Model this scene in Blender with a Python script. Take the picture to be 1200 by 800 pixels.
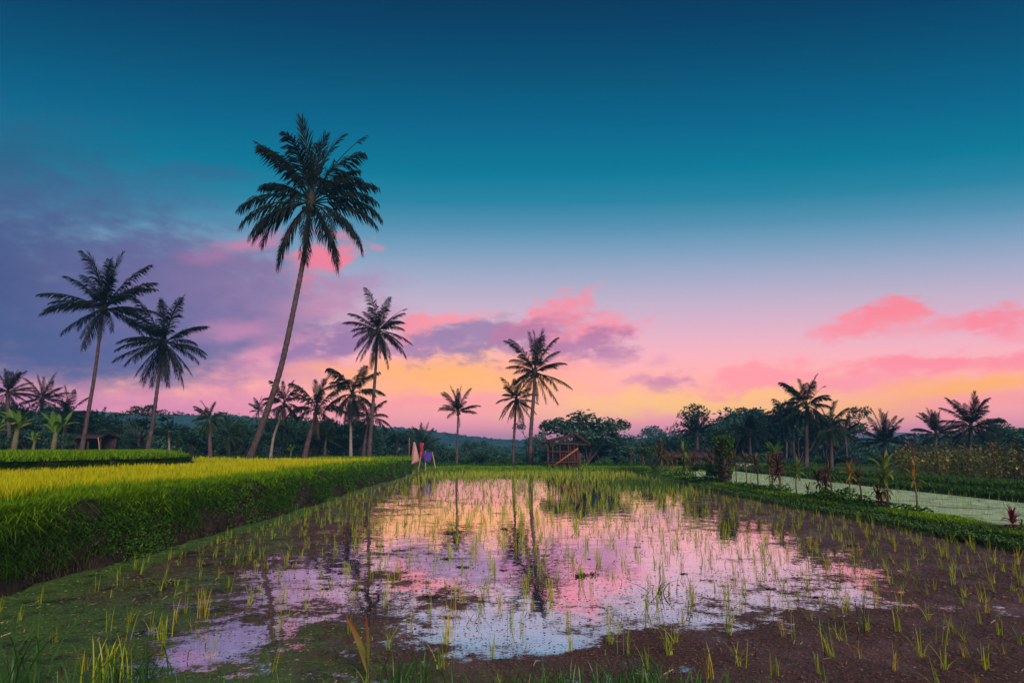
import bpy, math, random
import numpy as np
from mathutils import Vector, Matrix

random.seed(7)
rng = np.random.default_rng(7)
for _o in list(bpy.data.objects):
    bpy.data.objects.remove(_o)
SC = bpy.context.scene
COL = SC.collection
R = math.radians

# ------------------------------------------------------------------ camera
EYE = Vector((0.0, 0.0, 1.6))
PITCH = math.atan(125 / 800)
cam = bpy.data.cameras.new('camera')
cam.lens = 24.0
cam.sensor_width = 36.0
cam.clip_start = 0.05
cam.clip_end = 6000
camo = bpy.data.objects.new('camera', cam)
COL.objects.link(camo)
camo.location = EYE
camo.rotation_euler = (math.pi / 2 + PITCH, 0, 0)
SC.camera = camo

# ------------------------------------------------------------------ colour management
SC.view_settings.view_transform = 'Standard'
SC.view_settings.look = 'None'
SC.view_settings.exposure = 0.0
SC.view_settings.gamma = 1.0
SC.view_settings.use_curve_mapping = False
SC.render.engine = 'CYCLES'
SC.cycles.use_denoising = True
SC.cycles.max_bounces = 6
SC.cycles.transparent_max_bounces = 8
SC.cycles.volume_bounces = 1
SC.cycles.use_adaptive_sampling = True

SUN_EL = 27.0
SUN_AZ = 158.0          # degrees clockwise from +Y: behind the camera, to the right
SUN_STRENGTH = 4.6


def lin(c):
    return tuple(((x / 255) / 12.92 if x / 255 <= 0.04045 else ((x / 255 + 0.055) / 1.055) ** 2.4) for x in c)


def ray(u, v):
    """direction of the photograph's pixel (1200x800), y component along the view"""
    f = Vector((0, math.cos(PITCH), math.sin(PITCH)))
    up = Vector((0, -math.sin(PITCH), math.cos(PITCH)))
    return f + Vector((1, 0, 0)) * ((u - 600) / 800) + up * ((400 - v) / 800)


def at(u, v, y):
    d = ray(u, v)
    return EYE + d * (y / d.y)


def on(u, v, z):
    d = ray(u, v)
    return EYE + d * ((z - EYE.z) / d.z)


# ------------------------------------------------------------------ world: dusk sky
world = bpy.data.worlds.new('World')
SC.world = world
world.use_nodes = True
WN = world.node_tree.nodes
WL = world.node_tree.links
WN.clear()


def wn(t, **kw):
    n = WN.new(t)
    for k, val in kw.items():
        setattr(n, k, val)
    return n


def wmath(op, a, b=None, clamp=False):
    n = wn('ShaderNodeMath', operation=op, use_clamp=clamp)
    for i, s in enumerate((a, b)):
        if s is None:
            continue
        if isinstance(s, (int, float)):
            n.inputs[i].default_value = s
        else:
            WL.new(s, n.inputs[i])
    return n.outputs[0]


w_out = wn('ShaderNodeOutputWorld')
w_bg = wn('ShaderNodeBackground')
w_bg.inputs['Strength'].default_value = 0.1
WL.new(w_bg.outputs[0], w_out.inputs['Surface'])
w_tc = wn('ShaderNodeTexCoord')
w_sep = wn('ShaderNodeSeparateXYZ')
WL.new(w_tc.outputs['Generated'], w_sep.inputs[0])
X, Y, Z = w_sep.outputs
# height above the horizon, steeper towards the sides where the dusk sky is deeper
hx = wmath('MULTIPLY', wmath('MULTIPLY', X, X), 0.35)
hy = wmath('MULTIPLY', Y, Y)
hs = wmath('DIVIDE', Z, wmath('SQRT', wmath('ADD', wmath('ADD', hx, hy), 0.01)))
S_MAX = 0.80
ramp_in = wmath('DIVIDE', hs, S_MAX, clamp=True)


def s_of(v):
    d = ray(600, v)
    return d.z / d.y


SKY = [(540, (236, 130, 150)), (500, (252, 148, 158)), (480, (255, 160, 156)), (462, (255, 172, 150)),
       (440, (254, 172, 164)), (416, (246, 174, 184)), (388, (226, 176, 196)), (356, (198, 178, 202)),
       (325, (165, 172, 200)), (296, (126, 160, 190)), (268, (84, 144, 176)), (238, (38, 130, 160)),
       (205, (2, 120, 150)), (150, (0, 99, 136)), (90, (0, 80, 116)), (40, (0, 64, 102)), (0, (2, 54, 90)),
       (-60, (4, 46, 80))]
w_ramp = wn('ShaderNodeValToRGB')
cr = w_ramp.color_ramp
cr.interpolation = 'LINEAR'
while len(cr.elements) > 1:
    cr.elements.remove(cr.elements[-1])
for i, (v, c) in enumerate(SKY):
    p = max(0.0, min(1.0, s_of(v) / S_MAX))
    e = cr.elements[0] if i == 0 else cr.elements.new(p)
    e.position = p
    e.color = lin(c) + (1,)
WL.new(ramp_in, w_ramp.inputs[0])

# cloud space: azimuth and elevation in radians, stirred by noise
az = wmath('ARCTAN2', X, Y)
el = wmath('ARCSINE', Z)
w_cmb = wn('ShaderNodeCombineXYZ')
WL.new(az, w_cmb.inputs[0])
WL.new(el, w_cmb.inputs[1])
stretch = wn('ShaderNodeVectorMath', operation='MULTIPLY')
stretch.inputs[1].default_value = (1.0, 2.1, 1.0)
WL.new(w_cmb.outputs[0], stretch.inputs[0])
wz = wn('ShaderNodeTexNoise')
wz.inputs['Scale'].default_value = 7.0
wz.inputs['Detail'].default_value = 7.0
wz.inputs['Roughness'].default_value = 0.58
WL.new(stretch.outputs[0], wz.inputs['Vector'])
sub = wn('ShaderNodeVectorMath', operation='SUBTRACT')
sub.inputs[1].default_value = (0.5, 0.5, 0.5)
WL.new(wz.outputs['Color'], sub.inputs[0])
scl = wn('ShaderNodeVectorMath', operation='MULTIPLY')
scl.inputs[1].default_value = (0.15, 0.07, 0)
WL.new(sub.outputs[0], scl.inputs[0])
warp = wn('ShaderNodeVectorMath', operation='ADD')
WL.new(w_cmb.outputs[0], warp.inputs[0])
WL.new(scl.outputs[0], warp.inputs[1])
fine = wn('ShaderNodeTexNoise')
fine.inputs['Scale'].default_value = 24.0
fine.inputs['Detail'].default_value = 8.0
fine.inputs['Roughness'].default_value = 0.6
WL.new(stretch.outputs[0], fine.inputs['Vector'])
fine_c = wmath('MULTIPLY', wmath('SUBTRACT', fine.outputs['Fac'], 0.5), 2.4)

fine_s = wmath('MULTIPLY', wmath('SUBTRACT', fine.outputs['Fac'], 0.5), 1.0)
sky_col = w_ramp.outputs['Color']
# clouds: pixel centre, half sizes in pixels, tilt (degrees, up to the right), colour, opacity, softness
CLOUDS = [
    (-40, 200, 260, 90, 8, (50, 82, 122), 0.7, 0.9),
    (120, 235, 190, 28, 6, (64, 96, 142), 0.5, 0.9),
    (235, 205, 90, 16, 6, (52, 98, 140), 0.6, 0.9),
    (-10, 300, 260, 80, 6, (76, 94, 142), 0.9, 0.65),
    (60, 372, 330, 105, 6, (78, 88, 138), 0.95, 0.62),
    (-120, 300, 240, 90, 0, (66, 82, 130), 0.8, 0.9),
    (30, 400, 210, 46, 2, (62, 80, 130), 0.75, 0.8),
    (200, 330, 130, 62, 12, (104, 100, 150), 0.85, 0.65),
    (300, 350, 130, 62, 6, (140, 116, 162), 0.85, 0.7),
    (250, 400, 150, 44, 4, (104, 100, 150), 0.8, 0.7),
    (60, 425, 260, 24, 0, (76, 82, 134), 0.6, 0.9),
    (40, 470, 320, 24, -1, (206, 122, 168), 0.8, 0.9),
    (240, 470, 160, 24, 0, (228, 134, 168), 0.7, 0.9),
    (290, 282, 44, 15, 14, (212, 128, 166), 0.8, 0.8),
    (245, 300, 40, 12, 10, (178, 116, 164), 0.6, 0.9),
    (385, 300, 44, 22, 24, (246, 128, 152), 0.95, 0.6),
    (420, 330, 60, 20, 6, (176, 134, 176), 0.6, 0.9),
    (380, 352, 70, 22, 10, (206, 142, 176), 0.7, 0.8),
    (285, 382, 56, 15, 4, (206, 136, 174), 0.7, 0.8),
    (330, 412, 46, 20, 24, (232, 142, 172), 0.75, 0.8),
    (385, 405, 60, 22, 20, (150, 112, 162), 0.9, 0.6),
    (440, 372, 50, 18, 10, (190, 140, 176), 0.6, 0.8),
    (350, 440, 90, 18, 4, (190, 122, 166), 0.7, 0.8),
    (440, 440, 90, 26, 4, (252, 150, 150), 0.7, 0.9),
    (530, 444, 140, 34, 2, (255, 180, 98), 1.0, 0.75),
    (610, 468, 160, 20, 0, (255, 170, 146), 0.6, 0.9),
    (500, 474, 160, 12, 0, (250, 140, 158), 0.7, 0.9),
    (640, 430, 60, 20, 4, (255, 160, 148), 0.7, 0.8),
    (505, 440, 105, 24, 3, (255, 172, 104), 0.6, 0.8),
    (600, 452, 80, 14, 0, (255, 176, 110), 0.7, 0.7),
    (500, 398, 44, 24, 10, (168, 116, 162), 0.85, 0.6),
    (560, 394, 80, 26, 4, (156, 126, 166), 0.92, 0.55),
    (535, 368, 34, 10, 8, (252, 152, 164), 0.9, 0.6),
    (494, 378, 22, 13, 20, (252, 148, 160), 0.85, 0.6),
    (640, 372, 56, 17, 26, (248, 144, 164), 0.9, 0.55),
    (630, 392, 60, 20, 12, (172, 116, 158), 0.85, 0.6),
    (700, 384, 56, 20, 6, (250, 146, 164), 0.9, 0.6),
    (690, 402, 54, 17, 12, (176, 118, 160), 0.85, 0.6),
    (718, 412, 30, 14, 24, (186, 124, 162), 0.7, 0.7),
    (768, 420, 20, 8, 10, (226, 152, 174), 0.6, 0.9),
    (780, 448, 34, 13, 18, (204, 130, 162), 0.9, 0.6),
    (738, 446, 22, 8, 12, (216, 140, 164), 0.75, 0.7),
    (790, 474, 200, 18, 2, (255, 194, 116), 0.92, 0.9),
    (880, 470, 150, 17, 2, (255, 188, 108), 0.85, 0.85),
    (890, 444, 66, 16, 8, (253, 146, 156), 0.85, 0.6),
    (1008, 383, 56, 16, 14, (252, 142, 156), 0.9, 0.55),
    (1044, 366, 30, 17, 28, (253, 134, 150), 0.9, 0.5),
    (1090, 380, 60, 14, 6, (248, 150, 166), 0.8, 0.7),
    (1142, 369, 44, 12, 4, (253, 134, 152), 0.9, 0.6),
    (1206, 376, 40, 16, 4, (248, 150, 168), 0.8, 0.7),
    (1090, 428, 110, 13, 4, (252, 136, 152), 0.9, 0.6),
    (1210, 420, 120, 14, 6, (252, 140, 154), 0.85, 0.7),
    (1000, 452, 90, 15, 2, (250, 144, 160), 0.85, 0.7),
    (1140, 455, 135, 18, 6, (255, 172, 96), 1.0, 0.75),
    (1005, 484, 75, 14, 2, (255, 180, 104), 0.95, 0.8),
    (1150, 476, 130, 13, 2, (252, 142, 148), 0.6, 0.9),
]
for (cu, cv, ru, rv, tilt, c, op, soft) in CLOUDS:
    d = ray(cu, cv).normalized()
    a, e = math.atan2(d.x, d.y), math.asin(d.z)
    k = d.y * math.cos(a)       # pixels shrink in angle away from the middle
    mp = wn('ShaderNodeMapping', vector_type='TEXTURE')
    mp.inputs['Location'].default_value = (a, e, 0)
    mp.inputs['Rotation'].default_value = (0, 0, R(tilt))
    mp.inputs['Scale'].default_value = (ru / 800 * 1.18 * max(k, 0.5), rv / 800 * 1.18 * max(d.y, 0.6), 1)
    WL.new(warp.outputs[0], mp.inputs['Vector'])
    ln = wn('ShaderNodeVectorMath', operation='LENGTH')
    WL.new(mp.outputs[0], ln.inputs[0])
    dist = wmath('ADD', ln.outputs['Value'], fine_c if soft < 0.61 else fine_s)
    mr = wn('ShaderNodeMapRange', interpolation_type='SMOOTHSTEP')
    mr.inputs['From Min'].default_value = 1.22
    mr.inputs['From Max'].default_value = 1.22 - max(0.3, soft) - (0.30 if soft < 0.61 else 0.35)
    mr.inputs['To Min'].default_value = 0
    mr.inputs['To Max'].default_value = op
    WL.new(dist, mr.inputs['Value'])
    mx = wn('ShaderNodeMix', data_type='RGBA')
    WL.new(mr.outputs[0], mx.inputs['Factor'])
    WL.new(sky_col, mx.inputs['A'])
    mx.inputs['B'].default_value = lin(c) + (1,)
    sky_col = mx.outputs['Result']
# the glow low over the horizon is brighter than the rest
low = wn('ShaderNodeMapRange', interpolation_type='SMOOTHSTEP')
low.inputs['From Min'].default_value = 0.0
low.inputs['From Max'].default_value = 0.26
low.inputs['To Min'].default_value = 13.4
low.inputs['To Max'].default_value = 10.2
WL.new(hs, low.inputs['Value'])
gain = wn('ShaderNodeVectorMath', operation='SCALE')
WL.new(low.outputs[0], gain.inputs['Scale'])
WL.new(sky_col, gain.inputs[0])
nish = wn('ShaderNodeTexSky', sky_type='NISHITA')
nish.sun_disc = False
nish.sun_elevation = R(SUN_EL)
nish.sun_rotation = R(SUN_AZ)
nsc = wn('ShaderNodeVectorMath', operation='SCALE')
nsc.inputs['Scale'].default_value = 0.02
WL.new(nish.outputs[0], nsc.inputs[0])
wadd = wn('ShaderNodeVectorMath', operation='ADD')
WL.new(gain.outputs[0], wadd.inputs[0])
WL.new(nsc.outputs[0], wadd.inputs[1])
WL.new(wadd.outputs[0], w_bg.inputs['Color'])
world.cycles.sampling_method = 'MANUAL'
world.cycles.sample_map_resolution = 512

# ------------------------------------------------------------------ sun: wide soft afterglow from behind
sun = bpy.data.lights.new('sun', 'SUN')
sun.energy = SUN_STRENGTH
sun.angle = R(24)
sun.color = (1.0, 0.88, 0.72)
suno = bpy.data.objects.new('sun', sun)
COL.objects.link(suno)
sd = Vector((math.sin(R(SUN_AZ)) * math.cos(R(SUN_EL)), math.cos(R(SUN_AZ)) * math.cos(R(SUN_EL)), math.sin(R(SUN_EL))))
suno.rotation_euler = sd.to_track_quat('Z', 'Y').to_euler()


# ------------------------------------------------------------------ materials
class NT:
    def __init__(self, name):
        self.m = bpy.data.materials.new(name)
        self.m.use_nodes = True
        self.t = self.m.node_tree
        self.t.nodes.clear()
        self.out = self.t.nodes.new('ShaderNodeOutputMaterial')

    def n(self, t, **kw):
        x = self.t.nodes.new(t)
        for k, v in kw.items():
            setattr(x, k, v)
        return x

    def link(self, a, b):
        self.t.links.new(a, b)

    def put(self, sock, val):
        if isinstance(val, bpy.types.NodeSocket):
            self.link(val, sock)
        else:
            sock.default_value = val

    def math(self, op, a, b=0.0, clamp=False):
        x = self.n('ShaderNodeMath', operation=op, use_clamp=clamp)
        self.put(x.inputs[0], a)
        self.put(x.inputs[1], b)
        return x.outputs[0]

    def mix(self, f, a, b):
        x = self.n('ShaderNodeMix', data_type='RGBA')
        self.put(x.inputs['Factor'], f)
        self.put(x.inputs['A'], a if isinstance(a, bpy.types.NodeSocket) else tuple(a) + (1,))
        self.put(x.inputs['B'], b if isinstance(b, bpy.types.NodeSocket) else tuple(b) + (1,))
        return x.outputs['Result']

    def noise(self, scale, detail=4.0, rough=0.55, vec=None):
        x = self.n('ShaderNodeTexNoise')
        x.inputs['Scale'].default_value = scale
        x.inputs['Detail'].default_value = detail
        x.inputs['Roughness'].default_value = rough
        if vec is not None:
            self.link(vec, x.inputs['Vector'])
        return x

    def attr(self, name):
        x = self.n('ShaderNodeAttribute', attribute_name=name)
        return x.outputs['Fac']

    def pos(self):
        return self.n('ShaderNodeNewGeometry').outputs['Position']

    def step(self, v, lo, hi, t0=0.0, t1=1.0):
        x = self.n('ShaderNodeMapRange', interpolation_type='SMOOTHSTEP')
        self.put(x.inputs['Value'], v)
        x.inputs['From Min'].default_value = lo
        x.inputs['From Max'].default_value = hi
        x.inputs['To Min'].default_value = t0
        x.inputs['To Max'].default_value = t1
        return x.outputs[0]


def leaf_mat(name, dark, light, tip=None, trans=0.3, rough=0.55, spec=0.3, objvar=0.6):
    """leaf colour runs from dark to light with the blade's own tint and the object's random"""
    k = NT(name)
    oi = k.n('ShaderNodeObjectInfo').outputs['Random']
    f = k.math('ADD', k.math('MULTIPLY', k.attr('tint'), 1 - 0.4 * objvar), k.math('MULTIPLY', oi, 0.4 * objvar), True)
    c = k.mix(f, dark, light)
    if tip is not None:
        c = k.mix(k.step(k.attr('along'), 0.45, 1.0), c, tip)
    p = k.n('ShaderNodeBsdfPrincipled')
    k.link(c, p.inputs['Base Color'])
    p.inputs['Roughness'].default_value = rough
    p.inputs['Specular IOR Level'].default_value = spec
    if trans > 0:
        tr = k.n('ShaderNodeBsdfTranslucent')
        k.link(c, tr.inputs['Color'])
        ms = k.n('ShaderNodeMixShader')
        ms.inputs[0].default_value = trans
        k.link(p.outputs[0], ms.inputs[1])
        k.link(tr.outputs[0], ms.inputs[2])
        k.link(ms.outputs[0], k.out.inputs[0])
    else:
        k.link(p.outputs[0], k.out.inputs[0])
    return k.m


def rough_mat(name, a, b, scale=6.0, rough=0.85, bump=0.4, spec=0.2, c3=None, s3=1.3):
    """two toned matt surface with noise relief, third colour in broad patches"""
    k = NT(name)
    pos = k.n('ShaderNodeTexCoord').outputs['Object']
    n1 = k.noise(scale, 8, 0.65, pos)
    col = k.mix(k.step(n1.outputs['Fac'], 0.32, 0.68), a, b)
    if c3 is not None:
        col = k.mix(k.step(k.noise(s3, 3, 0.6, pos).outputs['Fac'], 0.48, 0.62), col, c3)
    p = k.n('ShaderNodeBsdfPrincipled')
    k.link(col, p.inputs['Base Color'])
    p.inputs['Roughness'].default_value = rough
    p.inputs['Specular IOR Level'].default_value = spec
    if bump:
        bn = k.n('ShaderNodeBump')
        bn.inputs['Strength'].default_value = bump
        bn.inputs['Distance'].default_value = 0.03
        k.link(n1.outputs['Fac'], bn.inputs['Height'])
        k.link(bn.outputs[0], p.inputs['Normal'])
    k.link(p.outputs[0], k.out.inputs[0])
    return k.m


M = {}
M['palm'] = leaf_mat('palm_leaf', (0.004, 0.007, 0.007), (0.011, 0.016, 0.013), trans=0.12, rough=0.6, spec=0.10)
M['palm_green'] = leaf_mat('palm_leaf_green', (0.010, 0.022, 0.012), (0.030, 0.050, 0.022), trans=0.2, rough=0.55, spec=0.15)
M['palm_dead'] = leaf_mat('palm_leaf_dry', (0.03, 0.018, 0.017), (0.075, 0.045, 0.036), trans=0.15, rough=0.8, spec=0.1)
M['bark'] = rough_mat('palm_bark', (0.030, 0.020, 0.026), (0.088, 0.056, 0.062), 5.0, bump=0.5, c3=(0.055, 0.036, 0.042))
M['bark_pale'] = rough_mat('palm_bark_pale', (0.13, 0.10, 0.10), (0.22, 0.175, 0.165), 5.0, bump=0.5)
M['bark_dark'] = rough_mat('tree_bark', (0.035, 0.022, 0.024), (0.085, 0.05, 0.048), 6.0, bump=0.5)
M['coconut'] = rough_mat('coconut_husk', (0.012, 0.011, 0.008), (0.035, 0.026, 0.018), 9.0)
M['tree'] = leaf_mat('tree_leaf', (0.012, 0.042, 0.034), (0.048, 0.115, 0.072), trans=0.2, rough=0.6, spec=0.2, objvar=1.0)
M['tree_green'] = leaf_mat('shrub_leaf', (0.022, 0.06, 0.024), (0.085, 0.16, 0.045), trans=0.25, rough=0.6, spec=0.2, objvar=1.0)
M['far_tree'] = leaf_mat('far_tree_leaf', (0.008, 0.030, 0.034), (0.022, 0.062, 0.060), trans=0.1, rough=0.7, spec=0.1)
M['rice_gold'] = leaf_mat('ripe_rice', (0.10, 0.18, 0.004), (0.50, 0.48, 0.008), tip=(0.52, 0.47, 0.008), trans=0.35, rough=0.8, spec=0.05)
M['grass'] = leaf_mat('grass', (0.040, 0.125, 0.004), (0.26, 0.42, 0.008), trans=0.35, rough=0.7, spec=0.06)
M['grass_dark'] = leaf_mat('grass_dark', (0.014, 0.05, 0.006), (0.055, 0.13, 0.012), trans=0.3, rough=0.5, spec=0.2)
M['grass_front'] = leaf_mat('grass_front', (0.015, 0.055, 0.012), (0.06, 0.16, 0.02), trans=0.3, rough=0.45, spec=0.3)
M['weed'] = leaf_mat('wall_weed', (0.012, 0.045, 0.008), (0.075, 0.17, 0.016), trans=0.25, rough=0.75, spec=0.08)
M['weed_dry'] = leaf_mat('dry_weed', (0.025, 0.018, 0.015), (0.075, 0.055, 0.036), trans=0.15, rough=0.8, spec=0.1)
M['creeper'] = leaf_mat('creeper', (0.028, 0.08, 0.022), (0.10, 0.18, 0.06), trans=0.2, rough=0.8, spec=0.08)
M['seedling'] = leaf_mat('rice_seedling_leaf', (0.10, 0.17, 0.008), (0.36, 0.36, 0.015), trans=0.35, rough=0.45, spec=0.25, objvar=1.0)
M['seedling_warm'] = leaf_mat('rice_seedling_leaf_warm', (0.20, 0.17, 0.010), (0.46, 0.32, 0.02), trans=0.35, rough=0.45, spec=0.25, objvar=1.0)
M['banana'] = leaf_mat('banana_leaf', (0.045, 0.11, 0.018), (0.15, 0.27, 0.03), trans=0.4, rough=0.4, objvar=1.0)
M['banana_dry'] = leaf_mat('banana_leaf_yellow', (0.24, 0.15, 0.02), (0.36, 0.22, 0.03), trans=0.3)
M['banana_stem'] = rough_mat('banana_stem', (0.06, 0.07, 0.03), (0.13, 0.10, 0.06), 7.0)
M['cord_maroon'] = leaf_mat('cordyline_maroon', (0.03, 0.010, 0.014), (0.11, 0.022, 0.035), trans=0.25, objvar=1.0)
M['cord_red'] = leaf_mat('cordyline_red', (0.07, 0.008, 0.022), (0.21, 0.022, 0.05), trans=0.3, objvar=1.0)
M['cord_brown'] = leaf_mat('cordyline_brown', (0.030, 0.018, 0.012), (0.13, 0.070, 0.028), trans=0.25, objvar=1.0)
M['cord_green'] = leaf_mat('cordyline_green', (0.045, 0.08, 0.018), (0.17, 0.21, 0.035), trans=0.3, objvar=1.0)
M['cord_gold'] = leaf_mat('cordyline_gold', (0.10, 0.07, 0.02), (0.34, 0.20, 0.02), trans=0.3, objvar=1.0)
M['stem'] = rough_mat('shrub_stem', (0.05, 0.036, 0.030), (0.13, 0.092, 0.072), 12.0)
M['soil'] = rough_mat('wet_soil', (0.006, 0.004, 0.004), (0.030, 0.016, 0.017), 13.0, bump=1.0, c3=(0.018, 0.018, 0.010))
M['turf'] = rough_mat('turf_soil', (0.028, 0.045, 0.012), (0.05, 0.075, 0.018), 4.0, bump=0.5, c3=(0.05, 0.04, 0.025))
M['earth'] = rough_mat('valley_earth', (0.02, 0.034, 0.018), (0.04, 0.055, 0.028), 0.4, bump=0.3)
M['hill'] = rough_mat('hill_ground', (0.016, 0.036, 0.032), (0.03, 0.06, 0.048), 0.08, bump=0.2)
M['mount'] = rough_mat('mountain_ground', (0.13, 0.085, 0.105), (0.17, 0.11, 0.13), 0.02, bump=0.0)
M['mud'] = rough_mat('mud_clod', (0.018, 0.012, 0.012), (0.045, 0.028, 0.026), 14.0, rough=0.6, bump=0.8)
M['wood_red'] = rough_mat('weathered_wood_red', (0.028, 0.009, 0.010), (0.078, 0.023, 0.020), 9.0, bump=0.3)
M['wood_dark'] = rough_mat('weathered_wood_dark', (0.025, 0.012, 0.016), (0.07, 0.030, 0.034), 9.0, bump=0.3)
M['wood_orange'] = rough_mat('fresh_bamboo', (0.16, 0.05, 0.03), (0.26, 0.085, 0.045), 9.0, bump=0.2)
M['bamboo'] = rough_mat('bamboo', (0.28, 0.19, 0.12), (0.42, 0.29, 0.18), 9.0, bump=0.2)
M['roof_sheet'] = rough_mat('roof_board', (0.016, 0.008, 0.012), (0.075, 0.032, 0.034), 4.0, bump=0.3)
M['tin'] = rough_mat('grey_tin', (0.28, 0.29, 0.33), (0.40, 0.40, 0.44), 3.0, rough=0.5, bump=0.1)
M['tile_red'] = rough_mat('red_roof', (0.22, 0.07, 0.06), (0.34, 0.12, 0.10), 2.0, bump=0.1)
M['wall_pale'] = rough_mat('pale_wall', (0.55, 0.42, 0.42), (0.72, 0.58, 0.58), 1.5, bump=0.1)
M['wall_teal'] = rough_mat('blue_wall', (0.08, 0.16, 0.22), (0.13, 0.22, 0.29), 1.5, bump=0.1)
M['dark'] = rough_mat('painted_inside_shade', (0.01, 0.008, 0.01), (0.02, 0.016, 0.018), 2.0, bump=0.0)  # near-black base colour stands in for the shade inside shelters and windows
M['cloth_red'] = rough_mat('red_cloth', (0.24, 0.010, 0.022), (0.34, 0.018, 0.032), 5.0, bump=0.1)
M['cloth_purple'] = rough_mat('purple_cloth', (0.040, 0.015, 0.15), (0.065, 0.025, 0.22), 5.0, bump=0.1)
M['flower'] = leaf_mat('yellow_flower', (0.30, 0.20, 0.03), (0.50, 0.33, 0.05), trans=0.2)
M['bean'] = leaf_mat('bean_leaf', (0.030, 0.042, 0.014), (0.13, 0.125, 0.032), trans=0.25, objvar=1.0)


def cloth_pink():
    k = NT('pink_flag_cloth')
    co = k.n('ShaderNodeTexCoord').outputs['Object']
    sp = k.n('ShaderNodeSeparateXYZ')
    k.link(co, sp.inputs[0])
    n = k.noise(9, 5, 0.6, co).outputs['Fac']
    base = k.mix(n, (0.27, 0.12, 0.13), (0.38, 0.18, 0.185))
    # a faded dark line of print across the middle
    sc = k.noise(38, 2, 0.5, co).outputs['Fac']
    zz = k.math('ABSOLUTE', k.math('SUBTRACT', k.math('ADD', sp.outputs[2], k.math('MULTIPLY', k.math('SUBTRACT', sc, 0.5), 0.06)), 0.47))
    band = k.math('SUBTRACT', 1.0, k.step(zz, 0.02, 0.04))
    xx = k.math('SUBTRACT', 1.0, k.step(k.math('ABSOLUTE', k.math('SUBTRACT', sp.outputs[0], 0.34)), 0.13, 0.16))
    c = k.mix(k.math('MULTIPLY', k.math('MULTIPLY', band, xx), 0.75), base, (0.06, 0.03, 0.06))
    p = k.n('ShaderNodeBsdfPrincipled')
    k.link(c, p.inputs['Base Color'])
    p.inputs['Roughness'].default_value = 0.9
    k.link(p.outputs[0], k.out.inputs[0])
    return k.m


M['cloth_pink'] = cloth_pink()


def water_mat(name, film_a, film_b, film_g, mirror, thr_scale, mud, green_dark, ripple=0.004, film_rough=0.5):
    """still muddy water with a floating film of water fern and algae where 'cover' is high"""
    k = NT(name)
    pos = k.pos()
    nb = k.noise(0.9, 5, 0.62, pos).outputs['Fac']
    nm = k.noise(4.2, 6, 0.68, pos).outputs['Fac']
    nf = k.noise(34.0, 5, 0.75, pos).outputs['Fac']
    n3 = k.noise(12.0, 3, 0.6, pos).outputs['Fac']
    nm = k.math('ADD', k.math('MULTIPLY', nm, 0.7), k.math('MULTIPLY', n3, 0.3))
    s = k.math('ADD', k.math('MULTIPLY', nb, 0.42), k.math('ADD', k.math('MULTIPLY', nm, 0.46), k.math('MULTIPLY', nf, 0.20)))
    # noise sum is centred on 0.54
    v = k.math('ADD', k.attr('cover'), k.math('MULTIPLY', k.math('SUBTRACT', s, 0.54), thr_scale))
    mask = k.step(v, 0.44, 0.56)
    thin = k.step(v, 0.25, 0.60)
    g = k.math('ADD', k.attr('green'), k.math('MULTIPLY', k.math('SUBTRACT', nm, 0.5), 1.1))
    fg = k.mix(k.step(nf, 0.3, 0.7), green_dark, film_g)
    fr = k.mix(k.step(nf, 0.36, 0.64), film_a, film_b)
    film = k.mix(k.step(g, 0.3, 0.62), fr, fg)
    film = k.mix(k.step(k.noise(2.6, 7, 0.75, pos).outputs['Fac'], 0.50, 0.62, 0, 0.85), film, tuple(c * 0.5 for c in mud))
    fleck = k.n('ShaderNodeTexVoronoi')
    fleck.inputs['Scale'].default_value = 15.0
    k.link(pos, fleck.inputs['Vector'])
    pale = k.math('MULTIPLY', k.math('LESS_THAN', fleck.outputs['Distance'], 0.20), k.math('GREATER_THAN', k.noise(9.0, 2, 0.5, pos).outputs['Fac'], 0.58))
    film = k.mix(k.math('MULTIPLY', pale, 0.55), film, (0.30, 0.25, 0.22))
    p = k.n('ShaderNodeBsdfPrincipled')
    k.link(film, p.inputs['Base Color'])
    k.link(k.step(k.noise(1.3, 3, 0.6, pos).outputs['Fac'], 0.40, 0.62, film_rough + 0.2, film_rough - 0.18), p.inputs['Roughness'])
    p.inputs['Specular IOR Level'].default_value = 0.28
    bn = k.n('ShaderNodeBump')
    bn.inputs['Strength'].default_value = 1.0
    bn.inputs['Distance'].default_value = 0.08
    k.link(k.math('ADD', k.math('MULTIPLY', nf, 0.5), k.math('ADD', k.math('MULTIPLY', nm, 1.3), k.math('MULTIPLY', nb, 2.0))), bn.inputs['Height'])
    k.link(bn.outputs[0], p.inputs['Normal'])
    # the water itself
    d = k.n('ShaderNodeBsdfDiffuse')
    d.inputs['Color'].default_value = mud + (1,)
    gl = k.n('ShaderNodeBsdfGlossy')
    gl.inputs['Color'].default_value = (1.0, 0.97, 0.97, 1)
    gl.inputs['Roughness'].default_value = 0.02
    wb = k.n('ShaderNodeBump')
    wb.inputs['Strength'].default_value = 1.0
    wb.inputs['Distance'].default_value = ripple
    k.link(k.noise(2.2, 3, 0.5, pos).outputs['Fac'], wb.inputs['Height'])
    k.link(wb.outputs[0], gl.inputs['Normal'])
    lw = k.n('ShaderNodeLayerWeight')
    lw.inputs['Blend'].default_value = 0.5
    fac = k.step(lw.outputs['Facing'], 0.0, 0.75, mirror[0], mirror[1])
    fac = k.math('MULTIPLY', fac, k.math('SUBTRACT', 1.0, k.math('MULTIPLY', thin, 0.4)))
    wm = k.n('ShaderNodeMixShader')
    k.link(fac, wm.inputs[0])
    k.link(d.outputs[0], wm.inputs[1])
    k.link(gl.outputs[0], wm.inputs[2])
    fin = k.n('ShaderNodeMixShader')
    k.link(mask, fin.inputs[0])
    k.link(wm.outputs[0], fin.inputs[1])
    k.link(p.outputs[0], fin.inputs[2])
    k.link(fin.outputs[0], k.out.inputs[0])
    return k.m


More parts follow.
